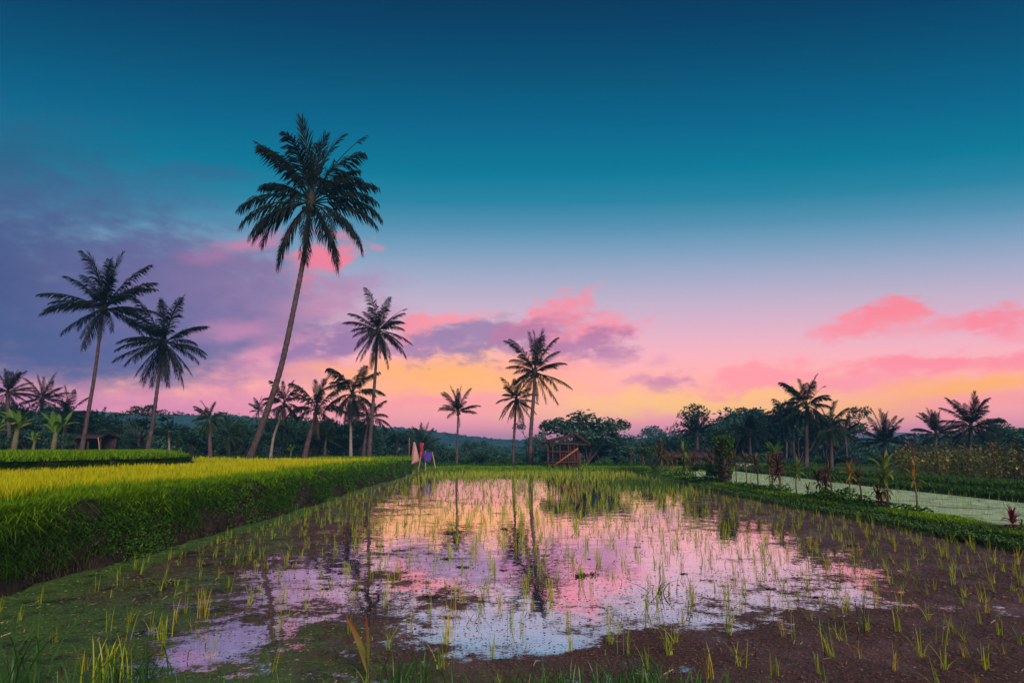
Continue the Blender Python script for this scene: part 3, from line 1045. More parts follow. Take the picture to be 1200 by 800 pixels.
def palm(trunk_px, Yd, L_px, label, n=22, seed=0, r_base_px=4.0, r_top_px=2.4, style='full', bark='bark', leafm='palm', dead=0,
         nuts=True, group=None, name='coconut_palm', tilt=(0, 0), elev=None, broken=(), zbase=None, hand=(), plume=False):
    """trunk_px: photograph pixels from the foot to the heart of the crown, all at distance Yd"""
    r = random.Random(seed * 77 + 5)
    n = int(n * 1.3)
    pts = [at(u, v, Yd) for u, v in trunk_px]
    if zbase is not None:
        pts[0].z = zbase
    base = pts[0].copy()
    root = thing(name, label, 'palm tree', base, group)
    loc = [p - base for p in pts]
    loc[0] = loc[0] - Vector((0, 0, 0.25))
    h = (loc[-1] - loc[0]).length
    m = max(8, int(h / 0.16))
    path = spline(loc, m)
    for i in range(2, m):            # a little sway out of the photograph's plane
        path[i].y += 0.012 * h * math.sin(math.pi * i / m + seed)
    k = Yd / 800
    rad = []
    for i in range(m + 1):
        t = i / m
        rr = 0.62 * (r_base_px + (r_top_px - r_base_px) * t ** 0.8) * k
        rr += r_base_px * k * 0.30 * math.exp(-t * h / 0.45)
        rad.append(rr * (1 + (0.08 if i % 2 else -0.05) + r.uniform(-0.03, 0.03)))
    G_ = Geo()
    G_.tube([tuple(p) for p in path], rad, 10)
    put('trunk', G_.mesh('trunk', M[bark], True), root)
    top = path[-1]
    L = L_px * k
    G_ = Geo()
    G_.tube([top + Vector((0, 0, -0.10 * L)), top, top + Vector((0, 0, 0.10 * L)), top + Vector((0, 0, 0.22 * L))],
            [0.045 * L, 0.07 * L, 0.05 * L, 0.012 * L], 8)
    put('crown_heart', G_.mesh('crown_heart', M['coconut'], True), root)
    ga = 2.399963
    for (cl, a_, l_) in hand:
        put('frond', frond(cl, 2 + r.randrange(2), leafm), root, top + Vector((0, 0, r.uniform(-0.02, 0.03) * L)),
            (r.uniform(-0.06, 0.06), r.uniform(-0.06, 0.06), R(a_)), L * l_)
    if hand:
        n = 0
    for i in range(n):
        t = (i + 0.5) / n
        if elev:
            e = elev[0] + (elev[1] - elev[0]) * t
        else:
            e = {'full': 86 - 128 * t ** 1.05, 'up': 88 - 90 * t, 'droop': 78 - 150 * t ** 0.9, 'ragged': 80 - 120 * t}[style]
        e += r.uniform(-13, 13)
        cl = min(CLASSES[:-1], key=lambda c: abs(c - e))
        sc = L * r.uniform(0.86, 1.1) * (1.14 if cl > 60 else 1.0)
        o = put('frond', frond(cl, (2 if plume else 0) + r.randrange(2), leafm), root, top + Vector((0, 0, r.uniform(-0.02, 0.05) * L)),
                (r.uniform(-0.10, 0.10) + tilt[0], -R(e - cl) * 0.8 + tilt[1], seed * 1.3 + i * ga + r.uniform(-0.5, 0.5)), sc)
    for i in range(dead):
        put('frond', frond(-80 if i % 3 else -50, i % 2, 'palm_dead'), root, top - Vector((0, 0, 0.04 * L)),
            (r.uniform(-0.1, 0.1), r.uniform(-0.1, 0.1), r.uniform(0, 6.28)), L * r.uniform(0.55, 0.95))['label'] = 'dry brown hanging frond'
    for (a, e, l) in broken:
        put('broken_frond', TUFT, root, top, (0, -R(e - 48), R(a)), L * l)
    if nuts:
        for i in range(7):
            a = r.uniform(0, 6.28)
            c = top + Vector((math.cos(a) * 0.085 * L, math.sin(a) * 0.085 * L, -0.07 * L + r.uniform(-0.05, 0.03) * L))
            Gc = NUT
            put('coconut', Gc, root, c, (r.uniform(-.5, .5), r.uniform(-.5, .5), 0), 0.036 * L * r.uniform(0.85, 1.15))
    return root


Gn = Geo()
Gn.tube([(0, 0, -1.2), (0, 0, -1.0), (0, 0, -0.4), (0, 0, 0.3), (0, 0, 0.9), (0, 0, 1.15)], [0.15, 0.6, 0.95, 0.98, 0.6, 0.15], 8)
NUT = Gn.mesh('coconut', M['coconut'], True)

# the two palms on the upper terrace, the tall leaning one, and the rest
palm([(94, 529), (101, 490), (110, 440), (117, 395), (122, 362)], 40, 61, 'tall palm with slim leaning trunk, left one of the pair on the grassy upper terrace',
     26, 1, 4.2, 2.2, 'full', dead=1)
palm([(171, 530), (178, 500), (184, 460), (189, 425), (192, 402)], 41, 54, 'palm with mop of drooping fronds, right one of the pair on the upper terrace',
     30, 2, 4.4, 2.2, 'droop', dead=3)
palm([(289, 540), (310, 492), (330, 432), (346, 360), (357, 300), (364, 238)], 37, 92, 'tallest palm, long trunk leaning right from the edge of the yellow rice',
     42, 3, 6.4, 4.2, 'droop', nuts=True, broken=((172, 58, 1.22), (8, 66, 1.22)), dead=4,
     hand=((85, 20, 1.08), (85, 100, 1.12), (85, 170, 1.02), (85, 250, 1.10), (85, 320, 0.95), (65, 95, 0.9), (65, 262, 0.95), (65, 188, 1.02), (65, 350, 0.98), (65, 215, 0.92), (65, 30, 0.86),
           (45, 172, 0.80), (45, 190, 0.72), (25, 180, 1.02), (5, 196, 0.98), (5, 166, 0.95), (-20, 200, 0.95), (-20, 176, 0.92), (-20, 215, 1.0), (-50, 205, 1.02), (-50, 170, 0.98), (-50, 228, 0.9),
           (45, 4, 0.95), (45, 340, 0.85), (25, 12, 1.0), (25, 350, 0.98), (5, 358, 0.98), (-20, 340, 1.0), (-20, 8, 1.0), (-20, 318, 0.95), (-50, 348, 1.02), (-50, 325, 1.05), (-50, 12, 0.95),
           (5, 90, 0.8), (5, 265, 0.8), (-20, 278, 0.85), (-80, 250, 0.85)))
palm([(317, 534), (321, 512), (328, 490), (333, 474)], 48, 28, 'short palm with pale thin trunk and dry brown skirt right of the tallest palm', 16, 4, 2.6, 1.9, 'ragged',
     bark='bark_pale', dead=9, plume=True)
palm([(302, 524), (303, 500), (303, 482)], 88, 15, 'tiny distant palm showing behind the leaning trunk of the tallest palm', 14, 5, 1.2, 0.9, 'full', nuts=False)
palm([(356, 537), (362, 512), (371, 482)], 47, 36, 'ragged palm with sparse separate fronds beside a reddish dry trunk', 13, 6, 5.2, 3.4, 'up', dead=7, bark='bark_dark', plume=True)
palm([(411, 536), (411, 500), (413, 462)], 49, 37, 'medium palm with pale straight trunk and long hanging fronds left of the taller one', 22, 7, 3.0, 2.3, 'droop',
     bark='bark_pale', dead=6, plume=True)
palm([(425, 535), (428, 515), (432, 492)], 52, 27, 'shaggy low palm with dry skirt squeezed behind the slender tall palm', 14, 8, 3.4, 2.6, 'droop', dead=8, plume=True)
palm([(432, 535), (436, 490), (440, 440), (443, 388)], 48.5, 43, 'slender tall palm with compact crown above the end of the terrace', 26, 9, 4.2, 2.2, 'droop', broken=((20, 52, 1.05),), dead=1)
palm([(535, 546), (536, 515), (537, 483)], 52, 26, 'small lone palm standing between the flags and the palm pair', 16, 10, 2.6, 1.6, 'up', dead=1, elev=(86, 2))
palm([(601, 547), (602, 520), (605, 468)], 51.5, 29, 'shorter palm of the pair left of the wooden hut', 22, 11, 3.2, 1.8, 'droop')
palm([(622, 546), (622, 510), (625, 470), (627, 437)], 49.5, 44, 'taller palm of the pair left of the wooden hut', 20, 12, 4.6, 2.6, 'full', dead=4)
palm([(493, 548), (494, 536), (495, 524)], 68, 23, 'low bushy palm with dark fronds behind the flags', 18, 13, 3.0, 2.6, 'up', nuts=False, leafm='palm_green')
palm([(463, 546), (463, 536), (465, 522)], 76, 19, 'dark low palm behind the end of the terrace, left of the flags', 16, 14, 2.6, 2.2, 'up', nuts=False)
palm([(12, 528), (11, 500), (9, 460)], 52, 27, 'leftmost palm with reddish trunk at the edge of the grove', 20, 15, 4.0, 3.2, 'full', bark='bark_dark', dead=3)
palm([(47, 528), (48, 495), (50, 468)], 57, 27, 'grove palm rising behind the banana plants, second from the left', 20, 16, 3.0, 2.4, 'full', leafm='palm')
palm([(72, 528), (76, 505), (80, 486)], 54, 28, 'spreading dark grove palm just left of the upper terrace pair', 20, 17, 3.0, 2.4, 'droop')
palm([(112, 528), (113, 518), (114, 508)], 56, 27, 'low dark palm behind the foot of the left terrace palm', 16, 18, 2.6, 2.2, 'up', nuts=False)
palm([(199, 534), (198, 520), (198, 504)], 46, 13, 'small mop headed palm with a straight pale trunk right of the terrace pair', 14, 19, 1.9, 1.6, 'droop', bark='bark_pale', nuts=False, dead=4)
palm([(246, 541), (246, 520), (245, 492)], 44, 20, 'shaggy palm with yellowing lower fronds before the hills', 30, 20, 4.0, 3.2, 'full', leafm='palm_green', dead=14, elev=(86, -80), plume=True)
palm([(268, 538), (268, 525), (268, 512)], 52, 20, 'low shaggy palm just left of the tallest palm', 24, 21, 3.0, 2.5, 'droop', leafm='palm_green', nuts=False, dead=6, elev=(84, -80), plume=True)
palm([(380, 537), (381, 526), (382, 516)], 50, 22, 'low green palm in the thicket between the ragged and medium palms', 14, 22, 2.4, 2.0, 'up', leafm='palm_green', nuts=False)
palm([(817, 545), (817, 525), (817, 508)], 62, 23, 'bushy palm above the low shelter roof', 22, 23, 3.2, 2.6, 'up', leafm='palm')
palm([(880, 550), (879, 530), (878, 508)], 58, 27, 'broad drooping palm above the grey tin lean-to', 22, 24, 3.2, 2.8, 'full', leafm='palm', plume=True)
palm([(921, 548), (922, 520), (922, 490)], 63, 26, 'dark palm with thin trunk left of the tall spire palm', 20, 25, 2.2, 1.8, 'droop', plume=True)
palm([(931, 548), (930, 522), (929, 496)], 66, 23, 'dark palm half hidden behind the tall spire palm', 18, 26, 2.2, 1.8, 'full')
palm([(945, 558), (945, 520), (945, 476)], 47, 33, 'tallest palm on the right with an upright spire of fronds', 22, 27, 4.6, 3.0, 'droop', bark='bark',
     elev=(89, -60), broken=((18, 50, 1.2), (165, 52, 0.95)), plume=True)
palm([(974, 559), (974, 535), (972, 503)], 46.5, 28, 'ragged palm with a reddish trunk right of the tall spire palm', 18, 28, 3.6, 3.0, 'full', dead=4, leafm='palm_green', plume=True)
palm([(993, 552), (992, 530), (990, 508)], 60, 22, 'palm with feathery crown in front of the far mountain', 18, 29, 2.4, 2.0, 'full')
palm([(1037, 556), (1037, 538), (1037, 519)], 52, 32, 'wide low palm between the far mountain and the pond', 22, 30, 3.6, 2.8, 'up', leafm='palm')
palm([(1098, 554), (1097, 530), (1097, 509)], 58, 27, 'palm with dark narrow trunk left of the tall one in the bean field', 20, 31, 3.0, 2.4, 'up')
palm([(1137, 556), (1137, 530), (1138, 500)], 49, 35, 'large palm with pale trunk standing behind the bean field', 26, 32, 3.4, 2.8, 'full', leafm='palm')
palm([(1164, 552), (1163, 540), (1161, 528)], 51, 26, 'low sprawling palm with a brown heart at the right of the bean field', 16, 33, 3.6, 3.0, 'up', leafm='palm_green', nuts=False, elev=(70, -12), dead=2)
palm([(1072, 554), (1072, 545), (1072, 536)], 54, 24, 'trunkless palm crouching in the thicket beyond the pond', 16, 34, 3.0, 2.6, 'up', leafm='palm', nuts=False, elev=(80, 0))


# ------------------------------------------------------------------ broadleaf trees
def tree_meshes(tag_, shape, nleaf, leaf, seed, mat, bark='bark_dark'):
    """unit-height tree: trunk with limbs, crown of leaf-sized faces in clumps at the limb ends"""
    r = np.random.default_rng(seed)
    G_ = Geo()
    fork = {'round': 0.30, 'spread': 0.30, 'tall': 0.22, 'bush': 0.08, 'layer': 0.45}[shape]
    lean = Vector((r.uniform(-.04, .04), r.uniform(-.04, .04), fork))
    G_.tube([(0, 0, -0.06), tuple(lean * 0.5), tuple(lean)], [0.030, 0.022, 0.018], 7)
    ends = []
    nb = {'round': 9, 'spread': 9, 'tall': 9, 'bush': 10, 'layer': 9}[shape]
    for i in range(nb):
        a = i * 2.4 + r.uniform(-.4, .4)
        t = (i + 0.5) / nb
        if shape == 'spread':
            rr, zz = 0.08 + 0.40 * r.uniform(), 0.42 + 0.50 * r.uniform()
        elif shape == 'layer':
            rr, zz = 0.14 + 0.30 * r.uniform(), 0.50 + 0.45 * t
        elif shape == 'tall':
            rr, zz = 0.08 + 0.15 * r.uniform(), 0.35 + 0.58 * t
        elif shape == 'bush':
            rr, zz = 0.15 + 0.36 * r.uniform(), 0.25 + 0.55 * r.uniform()
        else:
            rr, zz = 0.10 + 0.28 * r.uniform(), 0.45 + 0.45 * r.uniform()
        e = Vector((math.cos(a) * rr, math.sin(a) * rr, zz))
        s = lean * r.uniform(0.75, 1.0)
        midp = s.lerp(e, 0.55) + Vector((0, 0, -0.04 * (1 if shape != 'spread' else -0.5)))
        G_.tube([tuple(s), tuple(midp), tuple(e)], [0.012, 0.007, 0.003], 5, False)
        ends.append(e)
        for q in range(3):
            b = r.uniform(0, 6.28)
            e2 = e + Vector((math.cos(b), math.sin(b), r.uniform(-0.6, 0.6))) * r.uniform(0.07, 0.16)
            G_.tube([tuple(midp.lerp(e, 0.6)), tuple(e2)], [0.005, 0.002], 4, False)
            ends.append(e2)
    tr = G_.mesh(tag_ + '_trunk', M[bark], True)
    nc = len(ends)
    per = nleaf // nc
    P, ti = [], []
    for e in ends:
        rad = r.uniform(0.06, 0.13) * (1.25 if shape in ('round', 'bush') else 1.0)
        d = r.normal(size=(per, 3))
        d /= np.linalg.norm(d, axis=1, keepdims=True)
        d *= r.uniform(0.25, 1.0, (per, 1)) ** 0.6 * rad
        d[:, 2] *= 0.55 if shape in ('spread', 'layer') else 0.8
        P.append(np.array(tuple(e))[None] + d)
        ti.append(np.clip(r.uniform(0.1, 0.7) + r.uniform(-0.3, 0.3, per), 0, 1))
    V, Q, tq = leaves(np.concatenate(P), leaf * r.uniform(0.6, 1.3, per * nc), np.concatenate(ti), 0.6, 0.55)
    Gc = Geo()
    Gc.add(V, Q, None, tq)
    return tr, Gc.mesh(tag_ + '_crown', M[mat])


TREES = {}
for kk, shp, nl, lf, sd_, mt in (('round_a', 'round', 2600, 0.045, 1, 'tree'), ('round_b', 'round', 2600, 0.05, 2, 'tree'),
                                 ('spread_a', 'spread', 3200, 0.032, 3, 'tree'), ('spread_b', 'spread', 2600, 0.036, 4, 'tree'),
                                 ('tall_a', 'tall', 2200, 0.045, 5, 'tree'), ('layer_a', 'layer', 2600, 0.036, 6, 'tree'),
                                 ('bush_a', 'bush', 2200, 0.07, 7, 'tree_green'), ('bush_b', 'bush', 2200, 0.075, 8, 'tree_green'),
                                 ('bush_c', 'bush', 2000, 0.075, 9, 'tree')):
    TREES[kk] = tree_meshes(kk, shp, nl, lf, sd_, mt)


def tree(kind, loc, h, label, group=None, rz=None, wide=1.0, name='broadleaf_tree', cat='tree'):
    h *= 1.07
    root = thing(name, label, cat, loc, group, random.uniform(0, 6.28) if rz is None else rz)
    tr, crn = TREES[kind]
    put('trunk', tr, root, (0, 0, 0), (0, 0, 0), (h * wide, h * wide, h))
    put('crown', crn, root, (0, 0, 0), (0, 0, 0), (h * wide, h * wide, h))
    return root


def tree_px(kind, u, vtop, Yd, zb, label, wide=1.0, rz=None, **kw):
    p = at(u, vtop, Yd)
    return tree(kind, (p.x, Yd, zb), (p.z - zb) * 1.0, label, rz=rz, wide=wide, **kw)


def zg(y):
    return float(ground_z(np.array([0.0]), np.array([float(y)]))[0])


tree_px('round_b', 688, 482, 60, -1.4, 'wide open crowned tree rising behind the wooden hut', 1.35, 0.6)
tree_px('spread_b', 706, 497, 63, -1.5, 'airy smaller tree right of the open crowned tree behind the hut', 1.1, 1.6)
tree_px('bush_c', 712, 508, 64, -1.6, 'dark bushy tree at the right foot of the open crowned tree', 1.3)
tree_px('round_b', 664, 518, 60, -1.2, 'round leafy tree pressed against the left of the wooden hut', 1.1)
tree_px('spread_b', 633, 496, 130, -5.2, 'distant flat topped tree peeking between the palm pair and the hut', 0.75)
tree_px('layer_a', 166, 476, 54, 0.3, 'dark tree with layered flat boughs between the terrace pair of palms', 1.2, 1.0)
tree_px('round_a', 128, 500, 58, 0.0, 'rounded dark tree right of the left terrace palm', 1.2)
tree_px('spread_a', 848, 478, 70, -3.0, 'airy tree with sky showing through, left in the right hand grove', 1.0, 2.2)
tree_px('spread_b', 868, 474, 72, -3.1, 'tallest airy tree of the right hand grove', 0.95, 0.3)
tree_px('round_a', 905, 486, 74, -3.4, 'dense tree in the right hand grove, behind the thin trunked palms', 1.1)
tree_px('spread_a', 985, 474, 68, -2.8, 'twiggy tree behind the ragged palm with the reddish trunk', 0.75, 4.0)
tree_px('spread_b', 960, 490, 70, -3.0, 'open tree filling the gap right of the tall spire palm', 0.9, 5.0)
tree_px('round_b', 1185, 496, 62, -1.5, 'large dark tree at the right edge behind the bean field', 1.3, 1.0)
tree_px('spread_a', 1200, 486, 66, -2.0, 'twiggy crowned tree at the extreme right edge', 1.0, 2.0)
tree_px('round_a', 1112, 512, 66, -2.2, 'dark rounded tree behind the two bean field palms', 1.2)
tree_px('round_a', 770, 503, 215, -8, 'distant rounded tree topping the blue hill left of the shelter', 1.2, 2.0)
tree_px('tall_a', 735, 511, 150, -6, 'narrow distant tree left of the blue hill top', 1.3, 2.0)

# forest belt: individual trees, nearer and farther rows
FOREST_TOP = [(-160, 484), (0, 482), (60, 486), (140, 496), (200, 502), (260, 497), (320, 494), (400, 495), (450, 504), (500, 514), (560, 519), (620, 522),
              (680, 516), (740, 519), (800, 514), (830, 490), (860, 483), (920, 484), (975, 506), (1000, 520), (1040, 526), (1080, 522), (1105, 512), (1160, 506), (1200, 500), (1350, 495)]
fu = [p[0] for p in FOREST_TOP]
fv = [p[1] for p in FOREST_TOP]
FK = ('round_a', 'round_b', 'tall_a', 'layer_a', 'bush_c', 'spread_b', 'bush_a')
FL = {'bush_a': 'bright green bushy forest tree among its like', 'round_a': 'dark rounded forest tree among its like beyond the paddies', 'round_b': 'broad leafy forest tree among its like beyond the paddies',
      'tall_a': 'narrow upright forest tree among its like beyond the paddies', 'layer_a': 'forest tree with layered boughs among its like beyond the paddies',
      'bush_c': 'low bushy forest tree among its like beyond the paddies', 'spread_b': 'open crowned forest tree among its like beyond the paddies'}
ROW = ('nearest row', 'second row', 'third row', 'farthest row')
MARKS = [(-60, 'left of the banana plants'), (30, 'behind the left grove palms'), (95, 'behind the left terrace palm'), (135, 'between the terrace pair'), (175, 'behind the right terrace palm'),
         (215, 'just right of the terrace pair'), (250, 'behind the shaggy yellowing palm'), (295, 'behind the foot of the tallest palm'), (335, 'behind the dry skirted palm'),
         (372, 'behind the ragged palm'), (411, 'behind the medium palm'), (445, 'behind the slender tall palm'), (485, 'behind the flags'), (525, 'behind the small lone palm'),
         (570, 'left of the palm pair'), (612, 'behind the palm pair'), (655, 'behind the hut'), (705, 'right of the hut'), (755, 'left of the long shelter'), (805, 'behind the long shelter'),
         (850, 'behind the vine covered stump'), (890, 'behind the tin lean-to'), (945, 'behind the tall spire palm'), (985, 'behind the reddish trunked palm'),
         (1037, 'behind the wide low palm'), (1070, 'beyond the golden leaved shrub'), (1100, 'behind the left bean field palm'), (1137, 'behind the large bean field palm'), (1180, 'behind the right end of the bean field'), (1260, 'past the right edge')]
for row, (y0, y1, cnt, dv0, dv1) in enumerate(((66, 76, 60, 2, 22), (82, 96, 60, 0, 16), (106, 124, 52, 0, 12), (140, 175, 50, 2, 10))):
    for i in range(cnt):
        u = -140 + (i + random.uniform(0.1, 0.9)) * 1480 / cnt
        yd = random.uniform(y0, y1)
        vt = np.interp(u, fu, fv) - 5 + random.uniform(dv0, dv1)
        if 470 < u < 640 and row == 0:
            vt += 6
        zb = zg(yd)
        p = at(u, vt, yd)
        h = p.z - zb
        kd = random.choice(FK if row else ('round_a', 'round_b', 'bush_c', 'bush_a', 'tall_a'))
        mk = min(MARKS, key=lambda q: abs(q[0] - u))[1]
        tree(kd, (p.x, yd, zb - 0.05), max(2.0, h), FL[kd].split(' among')[0] + ', ' + ROW[row] + ' ' + mk, 'forest trees beyond the paddies', wide=random.uniform(0.9, 1.35) * (1.15 if h < 5 else 0.95))

for u_, vt_, kd_, wd_, lb_ in ((2, 486, 'round_a', 0.8, 'dark leafy tree behind the left banana plant, at the left edge'), (34, 482, 'round_b', 0.7, 'dark leafy tree between the two left grove palms'), (-14, 470, 'round_b', 0.9, 'tall dark tree cut by the left edge'), (24, 474, 'round_a', 0.9, 'tall dark tree right of the leftmost palm'), (78, 480, 'round_b', 0.9, 'tall dark tree behind the spreading grove palm'),
                               (330, 495, 'round_a', 1.0, 'dark tree behind the dry skirted palm'), (372, 493, 'round_b', 1.0, 'dark tree behind the crown of the ragged palm'), (424, 498, 'round_a', 1.0, 'dark tree between the medium and slender palms'),
                               (64, 488, 'round_a', 0.8, 'dark leafy tree behind the second banana plant'), (92, 496, 'tall_a', 1.1, 'dark narrow tree left of the left terrace palm'),
                               (228, 500, 'round_b', 0.9, 'dark rounded tree left of the shaggy yellowing palm'), (285, 498, 'round_a', 0.9, 'dark tree left of the foot of the tallest palm'),
                               (352, 505, 'round_b', 0.9, 'dark tree wrapped round the reddish trunk of the ragged palm'), (395, 500, 'round_a', 0.9, 'dark tree left of the medium palm trunk')):
    tree_px(kd_, u_, vt_, 56, 0.0 if u_ < 120 else -0.6, lb_, wd_)
# understorey round the banana plants and the foot of the grove
for i, (u, vt, kd, wd) in enumerate(((-20, 505, 'bush_c', 1.4), (6, 510, 'bush_a', 1.3), (34, 498, 'bush_c', 1.2), (50, 512, 'bush_b', 1.3), (76, 503, 'bush_c', 1.3), (92, 512, 'bush_a', 1.2), (130, 514, 'bush_c', 1.3), (150, 510, 'bush_c', 1.2))):
    p = at(u, vt, 50)
    tree(kd, (p.x, 50, 1.2), p.z - 1.2, {'bush_a': 'leafy green understorey bush ', 'bush_b': 'broad green understorey bush ', 'bush_c': 'dark understorey bush '}[kd] +
         ('cut by the left edge', 'at the foot of the left banana plant', 'between the two large banana plants', 'beside the second banana plant', 'right of the second banana plant', 'left of the sagging stall', 'right of the sagging stall', 'left of the right terrace palm')[i],
         'understorey bushes of the left grove', wide=wd, name='bush', cat='bush')
# bushes at the near edge of the forest
for i in range(64):
    u = -60 + i * 20 + random.uniform(-8, 8)
    if 630 < u < 692:
        continue
    yd = random.uniform(54, 62)
    zb = -0.9
    p = at(u, random.uniform(524, 540), yd)
    kd = random.choice(('bush_a', 'bush_b', 'bush_c'))
    mk = min(MARKS, key=lambda q: abs(q[0] - u))[1]
    tree(kd, (p.x, yd, zb), max(1.0, p.z - zb), {'bush_a': 'leafy green thicket bush ', 'bush_b': 'broad green thicket bush ', 'bush_c': 'dark thicket bush '}[kd] + mk, 'thicket bushes at the foot of the forest', wide=random.uniform(1.0, 1.5), name='bush', cat='bush')


# ------------------------------------------------------------------ banana plants
def banana_leaf(L, w, bend, seed, mat, tatter=0.25):
    r = np.random.default_rng(seed)
    n = 12
    G_ = Geo()
    pts = [Vector((0, 0, 0))]
    for i in range(n):
        a = R(80) - R(bend) * (i / n) ** 1.3
        pts.append(pts[-1] + Vector((math.cos(a), 0, math.sin(a))) * (L / n))
    G_.tube([tuple(p) for p in pts], [0.03 * L * (1 - i / (n + 1)) + 0.003 for i in range(n + 1)], 5, False, 0.9)
    for side in (-1, 1):
        V, Q = [], []
        for i in range(2, n):
            t0, t1 = i / n, (i + 1) / n
            wid = lambda t: w * max(0.0, math.sin(math.pi * min(1, (t - 0.12) / 0.88)) ** 0.6)
            c = r.uniform(-0.02, 0.02)
            p0, p1 = pts[i], pts[i + 1]
            d = r.uniform(0.1, 0.35)
            sk = 0.0 if r.uniform() > tatter else 0.25
            o0 = Vector((0.25 * wid(t0), side * wid(t0), -d * wid(t0)))
            o1 = Vector((0.25 * wid(t1) - sk * L / n, side * wid(t1), -d * wid(t1)))
            k = len(V)
            V += [tuple(p0), tuple(p1), tuple(p1 + o1), tuple(p0 + o0)]
            Q.append((k, k + 1, k + 2, k + 3))
        G_.add(V, Q, None, 0.3 + 0.5 * r.uniform())
    return G_.mesh('banana_leaf', M[mat])


BL = [banana_leaf(1.0, 0.12, 22, 1, 'banana'), banana_leaf(1.0, 0.125, 55, 2, 'banana'), banana_leaf(1.0, 0.13, 100, 3, 'banana', 0.5)]
BLD = banana_leaf(1.0, 0.15, 130, 4, 'banana_dry', 0.5)


def banana(u, vb, Yd, htop_v, n, label, seed):
    r = random.Random(seed)
    b = at(u, vb, Yd)
    top = at(u, htop_v, Yd)
    H = top.z - b.z
    root = thing('banana_plant', label, 'banana plant', b)
    G_ = Geo()
    G_.tube([(0, 0, -0.2), (0.02, 0, H * 0.25), (0.05, 0.02, H * 0.5)], [0.07 * H, 0.055 * H, 0.035 * H], 9)
    put('stem', G_.mesh('stem', M['banana_stem'], True), root)
    for i in range(n):
        k = 0 if i < 2 else (1 if i < n * 0.6 else 2)
        put('leaf', BL[k], root, (0.05, 0.02, H * 0.40), (r.uniform(-.2, .2), r.uniform(-.2, .2), i * 2.4 + seed), H * r.uniform(0.50, 0.68))
    for i in range(2):
        put('leaf', BLD, root, (0.04, 0.02, H * 0.42), (0, 0, 2 + i * 2.2 + seed), H * 0.42)['label'] = 'yellowed drooping leaf'
    return root


banana(16, 531, 45, 474, 9, 'large banana plant with pale green upright leaves at the left edge', 3)
banana(62, 531, 44, 480, 9, 'banana plant with a yellow leaf left of the terrace palms', 5)
banana(38, 532, 43.5, 502, 7, 'small banana plant between the two larger banana plants', 8)
banana(-12, 531, 46, 486, 8, 'banana plant partly cut by the left edge', 9)
banana(340, 539, 50, 519, 6, 'young banana plant in the thicket below the short dry skirted palm', 12)
banana(908, 553, 52, 515, 7, 'dark banana plant under the right hand grove', 14)


# ------------------------------------------------------------------ cordyline and dracaena plants on the right bank
def strap_leaf(L, w, e0, bend, mat, seed):
    n = 6
    pts = [Vector((0, 0, 0))]
    for i in range(n):
        a = R(e0) - R(bend) * (i / n) ** 1.2
        pts.append(pts[-1] + Vector((math.cos(a), 0, math.sin(a))) * (L / n))
    V, Q = [], []
    for i, p in enumerate(pts):
        t = i / n
        ww = w * (0.35 + 1.0 * math.sin(math.pi * min(1, 0.12 + 0.88 * t)) ** 0.7) * 0.5 if i < n else 0.003
        V += [(p.x, -ww, p.z + ww * 0.35), (p.x, 0, p.z), (p.x, ww, p.z + ww * 0.35)]
    for i in range(n):
        k = i * 3
        Q += [(k, k + 1, k + 4, k + 3), (k + 1, k + 2, k + 5, k + 4)]
    G_ = Geo()
    G_.add(V, Q, None, np.repeat(np.random.default_rng(seed).uniform(0.2, 0.8), len(V)))
    return G_.mesh('leaf', M[mat])


STRAP = {}


def strap(mat, k):
    key = (mat, k)
    if key not in STRAP:
        e0, b, L, w = ((84, 25, 1.0, 0.11), (62, 55, 1.0, 0.12), (40, 75, 0.95, 0.12), (8, 70, 0.85, 0.11), (-35, 45, 0.7, 0.11))[k]
        STRAP[key] = strap_leaf(L, w, e0, b, mat, k * 7 + len(mat))
    return STRAP[key]


def bank_plant(u, h_px, mat, label, heads=1, nleaf=14, leaf_px=15, seed=0, x=None, low=False, name='cordyline', cat='shrub'):
    r = random.Random(seed + 40)
    xx = 8.75 + 0.14 * math.sin(u * 1.7) if x is None else x
    Yd = xx * 800 / (u - 600) * 1.012
    k = Yd / 800
    root = thing(name, label, cat, (xx, Yd, 0.19), None)
    H = h_px * k
    L = leaf_px * k * 0.86
    for hd in range(heads):
        hh = max(0.1, H - L * 0.75) * (1 if hd == 0 else r.uniform(0.55, 0.9))
        dx, dy = (0, 0) if hd == 0 else (r.uniform(-0.2, 0.2), r.uniform(-0.2, 0.2))
        top = Vector((dx + r.uniform(-.05, .05), dy, hh))
        G_ = Geo()
        G_.tube([(dx * 0.4, dy * 0.4, -0.12), (dx * 0.9, dy * 0.9, hh * 0.5), tuple(top)], [0.024, 0.020, 0.015], 7)
        put('stem', G_.mesh('stem', M['stem'], True), root)
        nl_ = int(nleaf * 1.7)
        for i in range(nl_):
            t = i / nl_
            kk = min(4, int(t * 5))
            if low:
                kk = min(kk, 3)
            put('leaf', strap(mat, kk), root, top - Vector((0, 0, L * 0.35 * t)), (r.uniform(-.25, .25), r.uniform(-.2, .2), i * 2.4 + seed),
                L * r.uniform(0.8, 1.15))
    return root


